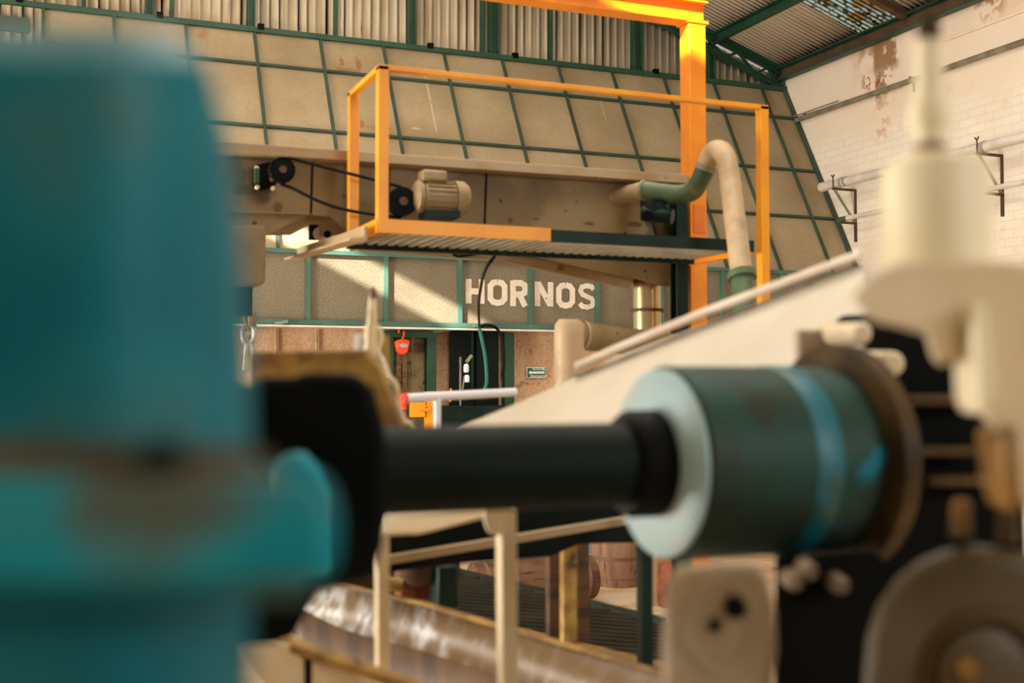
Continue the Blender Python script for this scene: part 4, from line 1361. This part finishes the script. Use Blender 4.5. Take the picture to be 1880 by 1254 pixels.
# galvanised chute
cu = thing('metal_chute', at(850, 1200, 5), 'scraped shiny metal chute crossing the bottom of the photo', 'chute')
tl, tr_ = [(560, 1072), (640, 1078), (780, 1110), (960, 1162), (1260, 1250)], [(540, 1112), (640, 1158), (790, 1200), (960, 1255), (1230, 1335)]
P5 = lambda p, d: at(p[0], p[1], d)
dd = [5.6, 5.4, 5.1, 4.7, 4.1]
tl_p = arc([P5(p, dd[i] + .12) for i, p in enumerate(tl)], 5)
tr_p = arc([P5(p, dd[i]) for i, p in enumerate(tr_)], 5)
n_ = len(tl_p)
spots(M['scraped'], [(at(1100, 1215, 4.5), .55, .5, .9), (at(900, 1170, 4.8), .12, .3, .6)], (112, 84, 48))
part('upper_face', MB().add(tl_p + tr_p, [(i, i + 1, n_ + i + 1, n_ + i) for i in range(n_ - 1)]), M['scraped'], cu, 'bright scraped upper face', solid=.006)
part('lower_face', MB().add(tr_p + [p + V((0, .04, -.35)) for p in tr_p], [(i, i + 1, n_ + i + 1, n_ + i) for i in range(n_ - 1)]), M['browntin'], cu, 'brown stained lower face', solid=.006)
part('rim', MB().tube([P5(p, dd[i] + .13) for i, p in enumerate(tl)], .014, 8), M['mustard'], cu)
# cream beam bottom left
bl_ = thing('cream_floor_beam', at(560, 1220, 3.8), 'cream beam with a dark slot in the bottom left corner beside the teal machine', 'beam')
part('side', MB().prism([at(x, y, 3.8) for x, y in ((436, 1188), (470, 1178), (535, 1182), (556, 1210), (556, 1330), (500, 1280))], FWD * .1), M['cream'], bl_, bevel=.006)
part('side', MB().prism([at(x, y, 3.8) for x, y in ((572, 1212), (620, 1226), (760, 1290), (760, 1400), (572, 1400))], FWD * .1), M['cream'], bl_, bevel=.006)
part('top_edge', MB().beam(at(512, 1176, 3.85), at(790, 1272, 3.7), .07, .03), M['mustard'], bl_, bevel=.004)
part('slot', MB().prism([at(x, y, 3.84) for x, y in ((552, 1200), (576, 1200), (576, 1400), (552, 1400))], FWD * .03), M['black'], bl_)
# slatted deck
zs = 1.25
sl = thing('slatted_deck', on_z(1000, 1130, zs), 'dark olive slatted deck in shade behind the cream frame', 'deck')
y0 = 1047.0
while y0 < 1215:
    xe = min((y0 - 906.4) / 0.166, 1222)
    A, B = on_z(745, y0, zs), on_z(xe, y0 + .08 * (xe - 745), zs)
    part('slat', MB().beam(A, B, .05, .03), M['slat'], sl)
    y0 += 5.2 * (1 + (y0 - 1047) / 170 * .8)
part('side_rail', MB().beam(on_z(800, 1044, zs - .04), on_z(1215, 1146, zs - .04), .06, .08), M['dkgreen'], sl)
part('side_rail', MB().beam(on_z(900, 1150, zs), on_z(1230, 1232, zs), .08, .05), M['mustard'], sl)
for x, y in ((805, 1048), (1205, 1146), (1205, 1222), (905, 1152)):
    q = on_z(x, y, zs - .02)
    part('leg', MB().box((q.x - .04, q.y - .04, 0), (q.x + .04, q.y + .04, zs - .02)), M['dkgreen'], sl)
# posts
for x, y0_, y1_, dpt, wpx, mm, nm, lab in ((1043, 995, 1192, 6.3, 26, 'yellow', 'yellow_post', 'yellow post standing on the slatted deck'),
                                           (1015, 1000, 1180, 6.6, 22, 'wooddk', 'dark_post', 'dark brown post just left of the yellow post'),
                                           (1068, 985, 1180, 6.6, 22, 'wooddk', 'dark_post', 'dark brown post just right of the yellow post'),
                                           (1183, 960, 1240, 5.4, 22, 'dkgreen', 'green_post', 'green post below the drum, right of the upright barrel')):
    A, B = at(x, y0_, dpt), at(x, y1_, dpt)
    wd = wpx * dpt / FPX
    m_ = M['postyellow'] if mm == 'yellow' else M[mm]
    o = MB().box((A.x - wd / 2, A.y - .03, 0 if nm == 'green_post' else zs + .03), (A.x + wd / 2, A.y + .03, A.z + .1)).build(nm, m_, bevel=.004)
    tag(o, lab, 'post')
o = MB().tube([at(1196, 980, 5.85), at(1194, 1112, 5.85)], .03, 12).build('beige_pipe_stub', M['pipebeige'])
tag(o, 'short beige pipe stub right of the green post below the drum', 'pipe')
# rusty gearbox lumps behind the frame
rg = thing('rusty_gearbox', at(770, 1070, 6.0), 'rusty orange brown gearbox in the shade behind the left frame post', 'gearbox')
part('case', MB().box(at(735, 1110, 6.0), at(800, 1035, 6.0) + V((0, .2, 0))), M['rustcase'], rg, bevel=.02)
part('bed', MB().box(at(600, 1100, 6.2), at(880, 1010, 6.2) + V((0, .3, 0))), M['olive'], rg)
part('cover', MB().lathe(at(765, 1050, 5.95), FWD, [(0, .05), (.02, .08), (.05, .08)], 20), M['brownsteel'], rg)
part('block', MB().box(at(805, 1120, 5.9), at(850, 1040, 5.9) + V((0, .2, 0))), M['dkgreen'], rg, bevel=.02)
part('nozzle', MB().tube([at(700, 1068, 5.8), at(738, 1076, 5.8)], .035, 12), M['mustard'], rg)


# barrels
def barrel_prof(h, r0, r1):
    return [(h * t, r0 + (r1 - r0) * math.sin(math.pi * t)) for t in [i / 10 for i in range(11)]]


bx_ = on_z(1154, 1080, 0)
bc = V((bx_.x, bx_.y + .3, 0))
db_ = (bc - CAM).dot(FWD)
r_ = 46 * db_ / FPX
ba = thing('wooden_barrel', bc, 'pale weathered wooden barrel standing upright on the floor below the drum', 'barrel')
prof = [(0, r_ * .86), (.25, r_ * .98), (.5, r_ * 1.06), (.8, r_ * 1.08), (1.0, r_ * 1.04)]
part('staves', MB().lathe(bc, (0, 0, 1), prof, 32), M['wood'], ba)
for z_, rr in ((.1, .91), (.36, 1.025), (.62, 1.08), (.9, 1.07)):
    part('hoop', MB().lathe(bc + V((0, 0, z_)), (0, 0, 1), [(0, r_ * rr * 1.005), (.05, r_ * rr * 1.015)], 32), M['hoop'], ba)
bd = on_z(1078, 1061, 0)
br_ = thing('blue_drum', bd + V((0, .2, 0)), 'pale blue plastic drum standing left of the upright wooden barrel', 'drum')
part('shell', MB().lathe(bd + V((-.02, .2, 0)), (0, 0, 1), [(0, .22), (.03, .235), (.3, .235), (.32, .245), (.34, .235), (.85, .235), (.9, .2)], 28), M['blueplastic'], br_)
part('ring', MB().lathe(bd + V((-.02, .2, .17)), (0, 0, 1), [(0, .24), (.03, .24)], 28), M['galvdull'], br_)
# big barrel lying down
lb = on_z(980, 1112, 0)
lv = lb.y
rb = .3
bl2 = thing('lying_barrel', (lb.x, lv, 0), 'big dark wooden barrel lying on its side behind the frame post', 'barrel')
ldp = (V((lb.x, lv, rb)) - CAM).dot(FWD)
u0_, u1_ = on_v(868, 1060, lv).x, on_v(1084, 1060, lv).x
part('staves', MB().lathe((u0_, lv, rb), (1, 0, 0), barrel_prof(u1_ - u0_, rb * .88, rb * 1.0), 36), M['woodmid'], bl2)
part('head', MB().lathe((u1_ - .005, lv, rb), (1, 0, 0), [(0, rb * .85), (.02, rb * .85)], 36), M['wooddk'], bl2)  # head takes a darker wood, its shade put into the colour
for t in (.08, .3, .7, .92):
    part('hoop', MB().lathe((u0_ + (u1_ - u0_) * t - .02, lv, rb), (1, 0, 0), [(0, (rb * .88 + rb * .12 * math.sin(math.pi * t)) * 1.01), (.04, (rb * .88 + rb * .12 * math.sin(math.pi * t)) * 1.02)], 36), M['hoop'], bl2)
# orange drum mostly hidden behind the bearing block
oc = on_z(1262, 1120, 0)
o = MB().lathe((oc.x, oc.y + .3, 0), (0, 0, 1), [(0, .2), (.1, .24), (.45, .28), (.8, .25), (.9, .22)], 28).build('orange_barrel', M['rustcase'])
tag(o, 'sliver of an orange barrel beside the taupe bearing block', 'barrel')

for o in bpy.data.objects:
    if '_o' in o:
        del o['_o']
